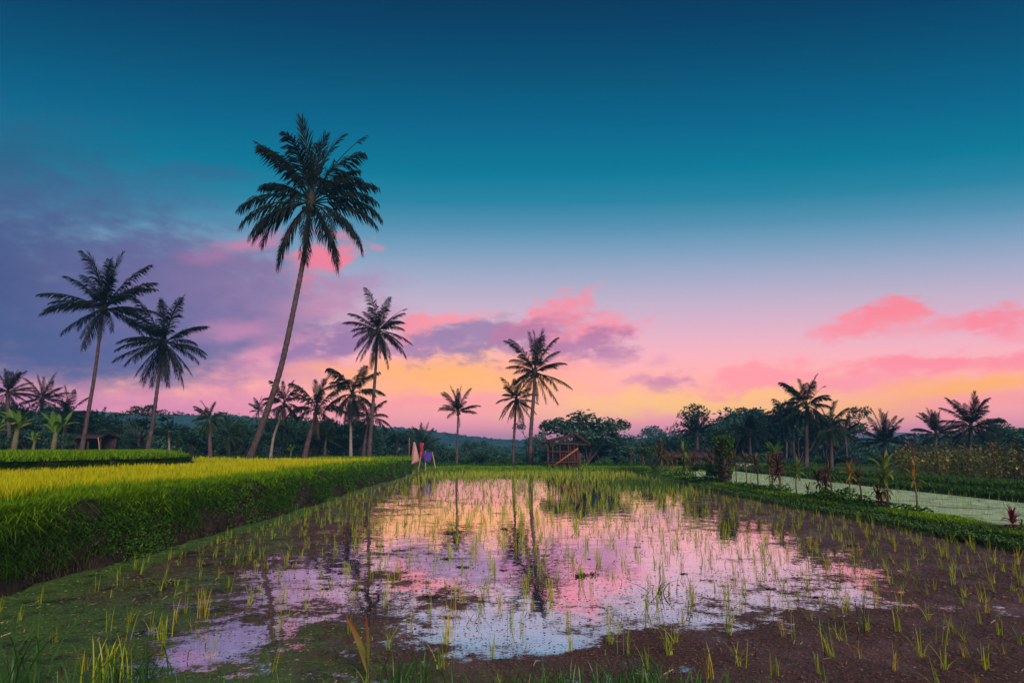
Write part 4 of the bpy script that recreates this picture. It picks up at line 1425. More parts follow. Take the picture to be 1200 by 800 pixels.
bank_plant(739, 17, 'cord_brown', 'smallest brown tufted shrub at the far left end of the bank row', 1, 11, 9, 1)
bank_plant(752, 26, 'cord_brown', 'brown tufted shrub next to the dense green bush on the bank', 2, 12, 11, 2)
bank_plant(776, 38, 'cord_brown', 'tall rusty brown shrub right of the dense green bush', 3, 13, 14, 3)
bank_plant(788, 26, 'cord_brown', 'rusty shrub in front of the dark shelter opening', 2, 12, 12, 33)
bank_plant(801, 40, 'cord_green', 'shrub with fresh green top on a thick dark stem before the shelter', 2, 13, 15, 4)
bank_plant(814, 30, 'cord_brown', 'yellowish brown shrub just right of the fresh green topped one', 2, 12, 12, 5)
bank_plant(830, 36, 'cord_brown', 'brown tufted shrub left of the vine covered stump', 2, 13, 13, 6)
bank_plant(861, 38, 'cord_brown', 'slim shrub with pale stem right of the vine covered stump', 1, 14, 15, 7)
bank_plant(873, 38, 'cord_brown', 'rusty headed shrub with pale bare stem before the tin lean-to', 1, 14, 14, 8)
bank_plant(886, 38, 'cord_brown', 'brown headed shrub on a thick tapering stem by the pond', 1, 15, 15, 9)
bank_plant(900, 40, 'cord_brown', 'many stemmed brown shrub left of the dark maroon one', 3, 12, 14, 10)
bank_plant(912, 44, 'cord_maroon', 'dark maroon shrub with a heavy dark head', 2, 16, 17, 11)
bank_plant(930, 40, 'cord_green', 'yellow green spiky shrub right of the dark maroon one', 1, 18, 18, 12)
bank_plant(943, 14, 'cord_maroon', 'little dark shrub low against the pale pond', 1, 10, 10, 13, low=True)
bank_plant(961, 34, 'cord_maroon', 'dark bushy shrub with several thin stems', 3, 13, 15, 14)
bank_plant(971, 44, 'cord_brown', 'taller brown shrub touching the dark bushy one', 2, 13, 16, 15)
bank_plant(992, 46, 'cord_gold', 'shrub with upright yellow leaves and a shaggy stem', 1, 13, 18, 16)
bank_plant(1005, 42, 'cord_brown', 'thin brown shrub right of the yellow leaved one', 1, 12, 14, 17)
bank_plant(1024, 22, 'cord_red', 'low crimson shrub crouching beside the large green leaved shrub', 2, 15, 17, 18, low=True)
bank_plant(1036, 62, 'cord_green', 'large shrub with long green leaves on a shaggy stem', 2, 14, 27, 19)
bank_plant(1069, 56, 'cord_gold', 'tall thin stemmed shrub with one golden upright leaf cluster', 1, 7, 22, 20)
bank_plant(1177, 24, 'cord_red', 'crimson shrub alone at the right end of the bank', 1, 16, 22, 21, low=True)
bank_plant(1196, 16, 'cord_green', 'small green shrub at the far right end of the bank', 2, 10, 14, 22, low=True)


def bush_on_bank(u, h_px, kind, label, wide, xx=8.75, name='bush'):
    Yd = xx * 800 / (u - 600) * 1.012
    return tree(kind, (xx, Yd, 0.2), h_px * Yd / 800, label, None, wide=wide, name=name, cat='bush')


bush_on_bank(764, 33, 'bush_a', 'dense round green bush on the bank left of the shelter', 1.1)
bush_on_bank(824, 20, 'bush_b', 'low spreading green bush at the foot of the bank shrubs', 1.5)
bush_on_bank(838, 24, 'bush_a', 'bright green leafy clump left of the vine covered stump', 1.2)


M['vine'] = leaf_mat('vine_leaf', (0.014, 0.016, 0.010), (0.055, 0.045, 0.026), trans=0.2, rough=0.8, spec=0.08)


def vine_stump():
    xx, u = 8.7, 848
    Yd = xx * 800 / (u - 600) * 1.012
    root = thing('vine_covered_stump', 'dark vine covered stump wider than the shrubs beside it on the bank', 'stump', (xx, Yd, 0.2))
    H = 50 * Yd / 800
    G_ = Geo()
    G_.tube([(0, 0, -0.2), (0.02, 0, H * 0.45), (-0.02, 0, H * 0.9)], [0.22, 0.17, 0.12], 9)
    put('stump', G_.mesh('stump', M['bark_dark'], True), root)
    n = 1500
    a = rng.uniform(0, 6.28, n)
    zz = rng.uniform(0.05, 1.02, n)
    rr = (0.18 + 0.17 * np.sin(zz * 2.6)) * rng.uniform(0.5, 1.15, n)
    P = np.stack([np.cos(a) * rr, np.sin(a) * rr, zz * H], axis=1)
    V, Q, tq = leaves(P, rng.uniform(0.06, 0.13, n), rng.uniform(0, 1, n), 0.1, 0.6)
    Gv = Geo()
    Gv.add(V, Q, None, tq)
    put('vine', Gv.mesh('vine', M['vine']), root)
    n = 700
    a = rng.uniform(0, 6.28, n)
    zz = rng.uniform(0.55, 1.08, n)
    rr = 0.42 * rng.uniform(0.3, 1.1, n)
    P = np.stack([np.cos(a) * rr, np.sin(a) * rr, zz * H], axis=1)
    V, Q, tq = leaves(P, rng.uniform(0.07, 0.14, n), rng.uniform(0, 1, n), 0.3, 0.6)
    Gv = Geo()
    Gv.add(V, Q, None, tq)
    put('foliage', Gv.mesh('foliage', M['weed']), root)


vine_stump()


# ------------------------------------------------------------------ wooden hut
def hut():
    Yd = 45.9
    k = Yd / 800
    p = at(657, 547, Yd)
    root = thing('wooden_hut', 'open wooden field hut with a crooked board roof on the back bank', 'hut', (p.x, Yd, 0.25))
    ox = p.x

    def X_(u):
        return (u - 600) * k * 1.011 - ox

    def Z_(v):
        return at(600, v, Yd).z - 0.25

    D = 1.7

    def piece(name, a, b, w, h, m, up=(0, 0, 1), lab=None):
        G_ = Geo()
        G_.beam(a, b, w, h, up)
        o = put(name, G_.mesh(name, M[m]), root)
        if lab:
            o['label'] = lab
        return o

    zb = -0.12
    for u, y, m in ((641, 0, 'wood_dark'), (675, 0, 'wood_red'), (644, D, 'wood_dark'), (678, D, 'wood_dark'), (646.5, 0.02, 'wood_red'), (655, 0.02, 'wood_red'),
                    (664.5, 0.03, 'wood_red'), (668, 0.4, 'wood_dark'), (671, 0.03, 'wood_red')):
        ztop = Z_(519) if u not in (675, 678) else Z_(511)
        piece('post', (X_(u), y, zb), (X_(u), y, ztop), 0.10 if u in (641, 675, 644, 678) else 0.075, 0.10, m, (0, 1, 0))
    for v, m in ((519.6, 'wood_dark'), (529, 'wood_red'), (541, 'wood_dark')):
        piece('rail', (X_(639), -0.07, Z_(v)), (X_(676.5), -0.07, Z_(v)), 0.06, 0.08, m)
    for v in (519.4, 530, 541):
        piece('rail', (X_(675.5), 0.05, Z_(v)), (X_(678), D - 0.05, Z_(v)), 0.05, 0.08, 'wood_dark')
        piece('rail', (X_(641.5), 0.05, Z_(v)), (X_(644), D - 0.05, Z_(v)), 0.05, 0.08, 'wood_dark')
        piece('rail', (X_(644), D + 0.05, Z_(v)), (X_(678), D + 0.05, Z_(v)), 0.05, 0.08, 'wood_dark')
    piece('brace', (X_(647), -0.15, Z_(545.5)), (X_(675.5), -0.15, Z_(525)), 0.06, 0.095, 'wood_orange', (0, 0, 1), 'bright orange bamboo brace')
    piece('brace', (X_(656), -0.19, Z_(547)), (X_(664), -0.19, Z_(535)), 0.04, 0.05, 'wood_red')
    for i, u in enumerate((658, 661, 669.5, 673)):
        piece('plank', (X_(u), 0.10, zb), (X_(u), 0.10, Z_(529.5)), 0.06, 0.12, 'wood_dark' if i % 2 else 'wood_red', (0, 1, 0))
    for i in range(10):
        u = 644.5 + i * 3.5
        piece('plank', (X_(u), D + 0.10, zb), (X_(u), D + 0.10, Z_(529 if i % 4 == 1 else 520.5)), 0.05, 0.16, 'wood_dark', (0, 1, 0))
    for i in range(4):
        y = 0.25 + i * 0.4
        piece('plank', (X_(676) + 0.09, y, zb), (X_(676.6) + 0.09, y, Z_(530)), 0.20, 0.03, 'wood_dark', (0, 1, 0))
    for i in range(5):
        piece('plank', (X_(665 + i * 2.3), 0.16, zb), (X_(665 + i * 2.3), 0.16, Z_(521 + (i % 3) * 2)), 0.05, 0.13, 'wood_dark', (0, 1, 0))
    piece('floor_board', (X_(641), 0.9, Z_(538)), (X_(677), 0.9, Z_(538)), 1.5, 0.05, 'wood_dark')
    # roof: ridge runs away from us above the right posts; long left slope, short right slope
    rl, rt, rr_ = (X_(633.5), Z_(518.8)), (X_(673), Z_(509.3)), (X_(689.5), Z_(520.2))
    for y in (-0.45, 0.55, 1.55, 2.35):
        sk = y * 0.06
        piece('rafter', (rl[0] + sk, y, rl[1] - 0.05), (rt[0] + sk, y, rt[1] - 0.05), 0.06, 0.09, 'wood_dark')
        piece('rafter', (rt[0] + sk, y, rt[1] - 0.05), (rr_[0] + sk, y, rr_[1] - 0.05), 0.07, 0.11, 'wood_dark')
        if y in (-0.45, 1.55):
            piece('tie_beam', (X_(672) + sk, y + 0.06, Z_(520.5)), (rr_[0] + sk - 0.03, y + 0.06, Z_(520.6)), 0.06, 0.08, 'wood_dark')
    nb = 8
    for (a, b, cnt) in ((rl, rt, nb), (rt, rr_, 4)):
        for i in range(cnt):
            t0, t1 = i / cnt, (i + 1) / cnt
            c = ((a[0] * (1 - t0) + b[0] * t0 + a[0] * (1 - t1) + b[0] * t1) / 2, 0.95 + random.uniform(-0.08, 0.08),
                 (a[1] * (1 - t0) + b[1] * t0 + a[1] * (1 - t1) + b[1] * t1) / 2 + 0.045 + random.uniform(0, 0.025))
            an = math.atan2(b[1] - a[1], b[0] - a[0]) + random.uniform(-0.05, 0.05)
            wdt = math.hypot(b[0] - a[0], b[1] - a[1]) / cnt * 1.35
            G_ = Geo()
            G_.box((0, 0, 0), (wdt, 3.1, 0.11))
            put('roof_board', G_.mesh('roof_board', M['roof_sheet']), root, c, (0, -an, -0.055 + random.uniform(-0.02, 0.02)))


hut()


# ------------------------------------------------------------------ long shelter and lean-to on the right, left stall, far houses
def shed(name, label, cat, u0, u1, v_eave, v_ridge, v_base, Yd, depth, wall_m, roof_m, posts=5, tin=None, zb=None, pieces=8):
    a, b = at(u0, v_base, Yd), at(u1, v_base, Yd)
    z0 = a.z if zb is None else zb
    root = thing(name, label, cat, ((a.x + b.x) / 2, Yd, z0))
    W = b.x - a.x
    ze, zr = at(600, v_eave, Yd).z - z0, at(600, v_ridge, Yd + depth * 0.5).z - z0
    G_ = Geo()
    G_.box((0, depth - 0.05, ze * 0.5), (W * 0.94, 0.06, ze))
    G_.box((-W * 0.47, depth * 0.5, ze * 0.5), (0.06, depth - 0.2, ze))
    put('wall', G_.mesh('wall', M[wall_m]), root)
    for i in range(posts):
        x = -W * 0.46 + W * 0.92 * i / (posts - 1)
        G_ = Geo()
        G_.beam((x, 0.1, -0.1), (x, 0.1, ze), 0.11, 0.11, (0, 1, 0))
        put('post', G_.mesh('post', M['wood_dark']), root)
    rf = put('roof', None, root)
    for i in range(pieces):
        x = -W * 0.5 + W * (i + 0.5) / pieces
        for s in (0, 1):
            y0, z0_, y1, z1 = (-0.35, ze - 0.05, depth * 0.5, zr) if s == 0 else (depth * 0.5, zr, depth + 0.35, ze - 0.05)
            G_ = Geo()
            V = []
            th = 0.05
            jit = random.uniform(-0.03, 0.03)
            hw = W / pieces * 0.49
            for yy, zz in ((y0 + jit, z0_), (y1, z1)):
                for dx in (-hw, hw):
                    V += [(x + dx, yy, zz), (x + dx, yy, zz + th)]
            Q = [(0, 2, 6, 4), (1, 5, 7, 3), (0, 4, 5, 1), (2, 3, 7, 6), (0, 1, 3, 2), (4, 6, 7, 5)]
            G_.add(V, Q)
            put('roof_sheet', G_.mesh('roof_sheet', M[roof_m]), rf, (0, 0, random.uniform(0, 0.012)))
    return root


shed('shelter', 'long low open shelter with a dark reddish roof behind the bank shrubs', 'shelter', 781, 838, 535, 527.5, 552, 49, 3.2, 'dark', 'roof_sheet', 6)
shed('shelter', 'low lean-to with a grey tin roof right of the vine covered stump', 'shelter', 862, 902, 545, 542.5, 555, 50, 2.4, 'dark', 'tin', 4)
shed('stall', 'small sagging wooden stall at the foot of the left terrace palm', 'stall', 86, 117, 513, 508, 529, 47, 2.0, 'wood_dark', 'wood_dark', 3, zb=1.3)
shed('shed', 'small far shed with a dull red roof behind the low end of the terrace', 'shed', 440, 458, 521, 516.5, 534, 72, 3.0, 'wood_red', 'tile_red', 3)
shed('shed', 'dull brown shed in the trees right of the reddish palm trunk', 'shed', 990, 1008, 541, 537, 552, 56, 2.2, 'wood_red', 'wood_red', 3)


def far_house(u0, u1, v_roof, v_eave, v_base, Yd, label, wallm, roofm):
    a, b = at(u0, v_base, Yd), at(u1, v_base, Yd)
    root = thing('house', label, 'house', ((a.x + b.x) / 2, Yd, a.z - 1.5))
    W = b.x - a.x
    z0 = a.z - 1.5
    ze, zr = at(600, v_eave, Yd).z - z0, at(600, v_roof, Yd).z - z0
    D = 7.0
    G_ = Geo()
    G_.box((0, D / 2, ze / 2), (W * 0.92, D, ze))
    put('wall', G_.mesh('wall', M[wallm]), root)
    G_ = Geo()
    V = [(-W / 2, -0.6, ze), (W / 2, -0.6, ze), (W / 2, D + 0.6, ze), (-W / 2, D + 0.6, ze), (-W / 2 + 1, D / 2, zr), (W / 2 - 1, D / 2, zr)]
    G_.add(V, [(0, 1, 5, 4), (2, 3, 4, 5), (3, 2, 1, 0)], [(1, 2, 5), (3, 0, 4)])
    put('roof', G_.mesh('roof', M[roofm]), root)
    for i in range(3):
        G_ = Geo()
        G_.box((-W * 0.28 + W * 0.28 * i, -0.03, ze * 0.62), (W * 0.12, 0.1, ze * 0.35))
        put('window', G_.mesh('window', M['dark']), root)


far_house(729, 752, 519.5, 522.0, 526, 190, 'distant pale walled house with a pinkish roof on the wooded slope', 'wall_pale', 'tile_red')
far_house(456, 468, 518.5, 520.5, 527, 80, 'bluish walled house glimpsed among trees right of the red roofed shed', 'wall_teal', 'tile_red')


# ------------------------------------------------------------------ flags at the corner of the terrace
def flag(name, label, Yd, pole_u, v0, v1, pts, mat, lean=0.0, pole_mat='wood_orange', pr=0.035):
    b = at(pole_u, v1, Yd)
    t = at(pole_u + lean, v0, Yd)
    root = thing(name, label, 'flag', b)
    G_ = Geo()
    G_.tube([(0, 0, -0.2), tuple((t - b) * 0.5), tuple(t - b)], [pr, pr * 0.9, pr * 0.7], 7)
    put('pole', G_.mesh('pole', M[pole_mat], True), root)
    P = [at(u, v, Yd) - b for u, v in pts]
    # cloth: bilinear patch between four corners with folds
    n = 10
    V, Q = [], []
    for i in range(n + 1):
        for j in range(n + 1):
            s, q = i / n, j / n
            p = P[0].lerp(P[1], s).lerp(P[3].lerp(P[2], s), q)
            V.append((p.x, -0.07 + 0.06 * math.sin(s * 7 + q * 3) * (0.3 + q), p.z))
    for i in range(n):
        for j in range(n):
            k = i * (n + 1) + j
            Q.append((k, k + 1, k + n + 2, k + n + 1))
    G_ = Geo()
    G_.add(V, Q)
    o = put('cloth', G_.mesh('cloth', M[mat], True), root)
    sm = o.modifiers.new('thickness', 'SOLIDIFY')
    sm.thickness = 0.008
    return root


flag('flag', 'pink triangular flag hanging from an orange bamboo pole', 44.8, 479.5, 512, 552, [(485, 517.5), (486.6, 517.5), (491.8, 539.5), (480.6, 545)], 'cloth_pink')
flag('flag', 'narrow red flag on a thin pole right of the pink one', 44.9, 489.6, 519, 552, [(492.6, 518.6), (496.2, 519), (494.6, 533), (491.6, 536)], 'cloth_red', lean=6.6,
     pole_mat='bamboo', pr=0.025)
flag('banner', 'purple cloth stretched on a short stick right of the red flag', 45.1, 498.6, 528, 549, [(496, 529), (507, 530.4), (504.6, 540), (496.4, 541.5)], 'cloth_purple',
     pole_mat='bamboo', pr=0.03)


def stick(u0, v0, u1, v1, Yd, label, name='bamboo_stick', m='bamboo', r=0.03):
    a, b = at(u0, v0, Yd), at(u1, v1, Yd)
    root = put(name, None)
    G_ = Geo()
    G_.tube([(0, 0, 0), tuple((b - a) * 0.5 + Vector((0, 0, 0.02))), tuple(b - a)], [r, r * 0.9, r * 0.7], 7)
    bpy.data.objects.remove(root)
    o = put(name, G_.mesh(name, M[m], True), None, a)
    return tag(o, label, 'stick')


stick(510.5, 549, 506.5, 529.5, 45.2, 'bent pale stick holding the right end of the purple cloth')
stick(117, 531, 115, 512, 44, 'upright pale stick right of the sagging stall')

# ------------------------------------------------------------------ bean field: poles, plants with yellow flowers
gb = Geo()
P = rng.normal(size=(420, 3)) * np.array([0.24, 0.24, 0.30]) + np.array([0, 0, 0.55])
P[:, 2] = np.abs(P[:, 2])
V, Q, tq = leaves(P, rng.uniform(0.05, 0.12, 420), rng.uniform(0, 1, 420), 0.3, 0.7)
gb.add(V, Q, None, tq)
gb.tube([(0, 0, -0.1), (0.02, 0, 0.5), (0, 0.02, 1.0)], [0.02, 0.016, 0.008], 5)
BEAN = gb.mesh('bean_foliage', M['bean'])
gf = Geo()
P = rng.normal(size=(14, 3)) * np.array([0.28, 0.28, 0.28]) + np.array([0, -0.1, 0.65])
V, Q, tq = leaves(P, rng.uniform(0.06, 0.13, 14), rng.uniform(0, 1, 14), 0.3, 0.9)
gf.add(V, Q, None, tq)
FLOWER = gf.mesh('flowers', M['flower'])
gp = Geo()
gp.tube([(0, 0, -0.2), (0.03, 0, 0.9), (0.02, 0.02, 1.8)], [0.022, 0.02, 0.014], 6)
POLE = gp.mesh('bean_pole', M['wood_red'], True)
nb = 0
for rowi in range(6):
    for i in range(22):
        x = 17.8 + rowi * 1.9 + random.uniform(-.4, .4)
        y = 19 + i * 1.35 + random.uniform(-.5, .5) + rowi
        if 600 + 800 * x / y > 1225 or 600 + 800 * x / y < 1050:
            continue
        s = random.uniform(0.55, 1.3)
        root = thing('bean_plant', 'brownish bean plant with yellow flowers in the field beyond the pond', 'bean plant', (x, y, 0.36), 'bean plants in the field', random.uniform(0, 6))
        put('foliage', BEAN, root, (0, 0, 0), (0, 0, 0), (s * 1.2, s * 1.2, s))
        if random.random() < 0.6:
            put('flowers', FLOWER, root, (0, 0, 0), (0, 0, 0), (s, s, s))['kind'] = 'stuff'
        if random.random() < 0.85:
            o = put('bean_pole', POLE, None, (x + 0.3, y + 0.3, 0.3), (random.uniform(-.16, .16), random.uniform(-.16, .16), random.uniform(0, 6)), (1, 1, random.uniform(0.65, 1.05)))
            tag(o, 'thin brown pole standing among the bean plants', 'pole', 'bean poles in the field')


# ------------------------------------------------------------------ grasses
def keep_far(y, x, ref, n):
    """fewer, wider blades with distance"""
    d = np.hypot(x, y)
    return rng.uniform(size=n) < np.clip((ref / np.maximum(d, 1)) ** 1.7, 0.0, 1), d


def field(n, xf, ylo, yhi, ref, ypow=1.0):
    y = ylo + (yhi - ylo) * rng.uniform(0, 1, n) ** ypow
    x = xf(y, rng.uniform(0, 1, n))
    k, d = keep_far(y, x, ref, n)
    return x[k], y[k], d[k]


# ripe rice on the lower terrace, in close upright stems
def rice_x(y, q):
    near = wall_x(y) - 0.95
    far = np.where(y < 27, edge2_x(y) + 0.35, np.where(y < 42, np.minimum(edge2_x(y) + 1.5, -9.0 - 0.4 * (y - 27)), -9))
    return near + (far - near) * q


x, y, d = field(150000, rice_x, 4.0, 40.5, 11, 1.25)
w = np.maximum(0.010, d * 0.0011)
B = np.stack([x, y, np.full_like(x, 0.84)], 1)
patch = 0.5 + 0.5 * fbm(x * 0.6, y * 0.6, 41)
grass_object('ripe_rice', B, rng.uniform(0.15, 0.34, len(x)) * (0.62 + 0.75 * patch), w, rng.uniform(0, 6.28, len(x)), rng.uniform(0.05, 0.45, len(x)),
             np.clip(0.05 + 0.75 * patch + rng.uniform(-0.4, 0.4, len(x)), 0, 1), M['rice_gold'], 3)

# green grass on the lip of the terrace and over its far end
x, y, d = field(110000, lambda y, q: wall_x(y) - 0.10 - (0.95 + 0.35 * np.sin(y * 0.7) + 0.05 * np.clip(y - 15, 0, 30)) * q, 3.0, 46.5, 10, 1.3)
w = np.maximum(0.011, d * 0.0012)
clump = 0.5 + 0.5 * fbm(x * 2.3, y * 2.3, 42)
B = np.stack([x, y, 0.80 + 0.02 * clump], 1)
grass_object('lip_grass', B, (0.07 + 0.30 * clump ** 1.4) * rng.uniform(0.5, 1.4, len(x)), w, rng.normal(0.1, 1.7, len(x)), rng.uniform(0.15, 1.2, len(x)),
             np.clip(0.12 + 0.6 * clump + rng.uniform(-0.3, 0.4, len(x)), 0, 1), M['grass'], 3)
x, y, d = field(30000, lambda y, q: wall_x(y) - 0.22 + 0.22 * q, 3.0, 46.5, 10, 1.4)
cl = fbm(y * 2.6, x * 0, 43)
k = cl + rng.uniform(-0.7, 0.7, len(x)) > 0.25
x, y, d, cl = x[k], y[k], d[k], cl[k]
grass_object('overhanging_grass', np.stack([x + rng.uniform(-0.1, 0.12, len(x)), y, rng.uniform(0.58, 0.82, len(x))], 1), rng.uniform(0.08, 0.34, len(x)) * (0.65 + 0.5 * cl), np.maximum(0.010, d * 0.0012), rng.normal(0.0, 0.9, len(x)),
             rng.uniform(0.4, 1.7, len(x)), np.clip(0.05 + 0.4 * cl + rng.uniform(-0.2, 0.4, len(x)), 0, 1), M['grass'], 4, curl=1.7)
# far end cap of the terrace (rounded, grassy)
x = rng.uniform(-13, -6.4, 9000)
y = 44.0 + rng.uniform(0, 3.2, 9000)
B = np.stack([x, y, 0.85 + 0 * x], 1)
grass_object('lip_grass', B, rng.uniform(0.1, 0.3, 9000), 0.05, rng.uniform(0, 6.28, 9000), rng.uniform(0.2, 0.9, 9000), rng.uniform(0.1, 0.8, 9000), M['grass'], 2)

# weeds hanging down the wall
def wall_pts(n, ylo, yhi, pw, zlo, zhi):
    y = ylo + (yhi - ylo) * rng.uniform(0, 1, n) ** pw
    zz = zlo + (zhi - zlo) * rng.uniform(0, 1, n)
    off = np.interp(zz, [-0.05, 0.12, 0.42, 0.68, 0.83], [0.22, 0.13, 0.02, -0.06, -0.2])
    return wall_x(y) + off + 0.02, y, zz


x, y, z = wall_pts(70000, 3.0, 46.8, 1.6, 0.10, 0.84)
dens = 1.5 * fbm(y * 1.6, z * 4.0, 51) + 1.7 * (z - 0.44)
k = (rng.uniform(-0.45, 0.6, len(x)) < dens) & (rng.uniform(size=len(x)) < np.clip((11 / y) ** 1.2, 0, 1))
x, y, z = x[k], y[k], z[k]
B = np.stack([x, y, z], 1)
hh = rng.uniform(0.06, 0.26, len(x))
V, Q, T, ti, al = blades(B, hh, np.maximum(0.010, y * 0.0012), rng.normal(0.0, 1.4, len(x)), rng.uniform(0.3, 1.8, len(x)), np.clip(rng.uniform(0, 0.6, len(x)) + 0.4 * z, 0, 1), 1.5, 3)
put('wall_weeds', new_mesh('wall_weeds', V, [Q, T], M['weed'], False, {'tint': ti, 'along': al}))['kind'] = 'stuff'
x, y, z = wall_pts(110000, 3.0, 46.8, 1.5, 0.02, 0.82)
k = (rng.uniform(-0.15, 0.6, len(x)) < fbm(y * 1.7, z * 4.0, 52) + 0.5 * (z - 0.35)) & (rng.uniform(size=len(x)) < np.clip((12 / y) ** 1.1, 0, 1))
x, y, z = x[k], y[k], z[k]
V, Q, tq = leaves(np.stack([x + rng.uniform(0, 0.10, len(x)), y, z], 1), np.maximum(0.018 + 0.05 * rng.uniform(0, 1, len(x)) ** 2, y * 0.0026), rng.uniform(0, 0.8, len(x)), 0.2, 0.5)
put('wall_creepers', new_mesh('wall_creepers', V, [Q], M['weed'], False, {'tint': tq, 'along': tq * 0}))['kind'] = 'stuff'
x, y, z = wall_pts(12000, 3.0, 40, 1.6, 0.05, 0.75)
k = rng.uniform(size=len(x)) < np.clip((10 / y) ** 1.4, 0, 1)
x, y, z = x[k], y[k], z[k]
V, Q, T, ti, al = blades(np.stack([x, y, z], 1), -rng.uniform(0.03, 0.16, len(x)), np.maximum(0.005, y * 0.0007), rng.normal(0, 1.6, len(x)), -rng.uniform(0.1, 1.4, len(x)), rng.uniform(0, 1, len(x)), 0.3, 2)
put('dry_roots', new_mesh('dry_roots', V, [Q, T], M['weed_dry'], False, {'tint': ti, 'along': al}))['kind'] = 'stuff'

# upper terrace: grass on its top and face
x, y, d = field(80000, lambda y, q: edge2_x(y) + 0.1 - (8.0 + 0.3 * y) * q ** 1.6, 7, 50, 20, 1.0)
w = np.maximum(0.014, d * 0.0013)
cl = 0.5 + 0.5 * fbm(x * 0.8, y * 0.8, 61)
B = np.stack([x, y, np.where(x > edge2_x(y) - 0.2, 1.28, 1.38)], 1)
grass_object('terrace_grass', B, (0.05 + 0.16 * cl) * rng.uniform(0.5, 1.6, len(x)), w, rng.uniform(0, 6.28, len(x)), rng.uniform(0.2, 0.9, len(x)),
             np.clip(0.10 + 0.5 * cl + rng.uniform(-0.25, 0.3, len(x)), 0, 1), M['grass'], 2)
n = 30000
y = 7 + 30 * rng.uniform(0, 1, n)
q = rng.uniform(0, 1, n)
x = edge2_x(y) + 0.35 - 0.4 * q
z = np.interp(0.35 - 0.4 * q, [-0.05, 0.05, 0.2, 0.35], [1.28, 1.15, 0.95, 0.72])
k = rng.uniform(-0.5, 0.5, n) < fbm(y * 1.0, z * 5, 63) + 0.25
B = np.stack([x, y, z], 1)[k]
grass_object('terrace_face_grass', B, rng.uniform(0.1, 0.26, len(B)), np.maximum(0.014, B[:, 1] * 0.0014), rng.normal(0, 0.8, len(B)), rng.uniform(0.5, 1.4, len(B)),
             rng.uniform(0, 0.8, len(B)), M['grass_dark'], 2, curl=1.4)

# right bank
x, y, d = field(120000, lambda y, q: bank_x(y) + 0.38 + 1.15 * q, 6, 46.5, 12, 1.3)
off = x - bank_x(y)
z = np.interp(off, [0, 0.28, 0.45, 0.65, 1.0, 1.25, 1.45, 1.6], [0.07, 0.10, 0.16, 0.20, 0.21, 0.17, 0.09, 0.03]) - 0.02
w = np.maximum(0.010, d * 0.0012)
cl = 0.5 + 0.5 * fbm(x * 1.6, y * 1.6, 71)
grass_object('bank_grass', np.stack([x, y, z], 1), (0.07 + 0.17 * cl ** 1.5) * rng.uniform(0.6, 1.35, len(x)) * np.where(off > 0.5, 0.55, 0.9), w, rng.uniform(0, 6.28, len(x)), rng.uniform(0.15, 1.0, len(x)),
             np.clip(0.15 + 0.4 * cl + rng.uniform(-0.3, 0.35, len(x)), 0, 1), M['grass'], 3)
x, y, d = field(60000, lambda y, q: bank_x(y) - 0.05 + 0.6 * q, 5, 46, 12, 1.4)
off = x - bank_x(y)
z = np.interp(off, [-0.12, 0, 0.28, 0.45, 0.65], [0.0, 0.07, 0.10, 0.16, 0.20])
ll = leaves(np.stack([x, y, z + rng.uniform(0, 0.07, len(x))], 1), np.maximum(rng.uniform(0.025, 0.06, len(x)), d * 0.0024), rng.uniform(0, 1, len(x)), 0.7, 0.6)
put('bank_creepers', new_mesh('bank_creepers', ll[0], [ll[1]], M['creeper'], False, {'tint': ll[2], 'along': ll[2] * 0}))['kind'] = 'stuff'
x, y, d = field(26000, lambda y, q: bank_x(y) - 0.1 + 0.75 * q, 5, 46, 12, 1.4)
off = x - bank_x(y)
z = np.interp(off, [-0.12, 0, 0.28, 0.45, 0.65], [0.0, 0.05, 0.09, 0.15, 0.19]) - 0.01
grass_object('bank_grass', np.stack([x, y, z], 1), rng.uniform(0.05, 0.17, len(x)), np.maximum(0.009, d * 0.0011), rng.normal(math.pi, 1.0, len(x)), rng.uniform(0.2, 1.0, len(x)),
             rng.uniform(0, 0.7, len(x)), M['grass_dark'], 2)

n = 34000
x, y, d = field(n, lambda y, q: bank_x(y) + 0.55 + 0.85 * q, 15, 46, 14, 1.1)
cl = fbm(x * 1.3, y * 1.1, 88)
k = cl + rng.uniform(-0.3, 0.3, len(x)) > 0.05
x, y, d, cl = x[k], y[k], d[k], cl[k]
hh = rng.uniform(0.05, 0.42, len(x)) * np.clip(cl * 2.4, 0.3, 1.2)
ll = leaves(np.stack([x, y, 0.20 + hh], 1), np.maximum(rng.uniform(0.04, 0.12, len(x)), d * 0.0028), rng.uniform(0, 1, len(x)), 0.3, 0.5)
put('bank_weeds', new_mesh('bank_weeds', ll[0], [ll[1]], M['weed'], False, {'tint': ll[2], 'along': ll[2] * 0}))['kind'] = 'stuff'

# back bank, field edge and far pond bank
x = rng.uniform(-9, 18, 26000)
y = back_y(x) + rng.uniform(0.02, 1.6, len(x)) ** 1.0
hutgap = (x > 2.2) & (x < 5.0)
B = np.stack([x, y, np.interp(y - back_y(x), [0, 0.3, 0.8, 1.6], [0.05, 0.22, 0.26, 0.2])], 1)
grass_object('back_bank_grass', B, (0.10 + 0.20 * (0.5 + 0.5 * fbm(x * 1.2, y, 73)) + 0.12 * hutgap) * rng.uniform(0.6, 1.2, len(x)), rng.uniform(0.04, 0.06, len(x)), rng.uniform(0, 6.28, len(x)),
             rng.uniform(0.1, 0.8, len(x)), rng.uniform(0, 0.75, len(x)), M['grass'], 2)
x, y, d = field(90000, lambda y, q: pond_far(y) + 0.02 + 2.6 * q, 14, 46.5, 22, 1.0)
off = x - pond_far(y)
z = np.interp(off, [0, 0.05, 0.3, 0.85, 1.0, 1.3, 3], [0.08, 0.2, 0.26, 0.27, 0.40, 0.45, 0.42])
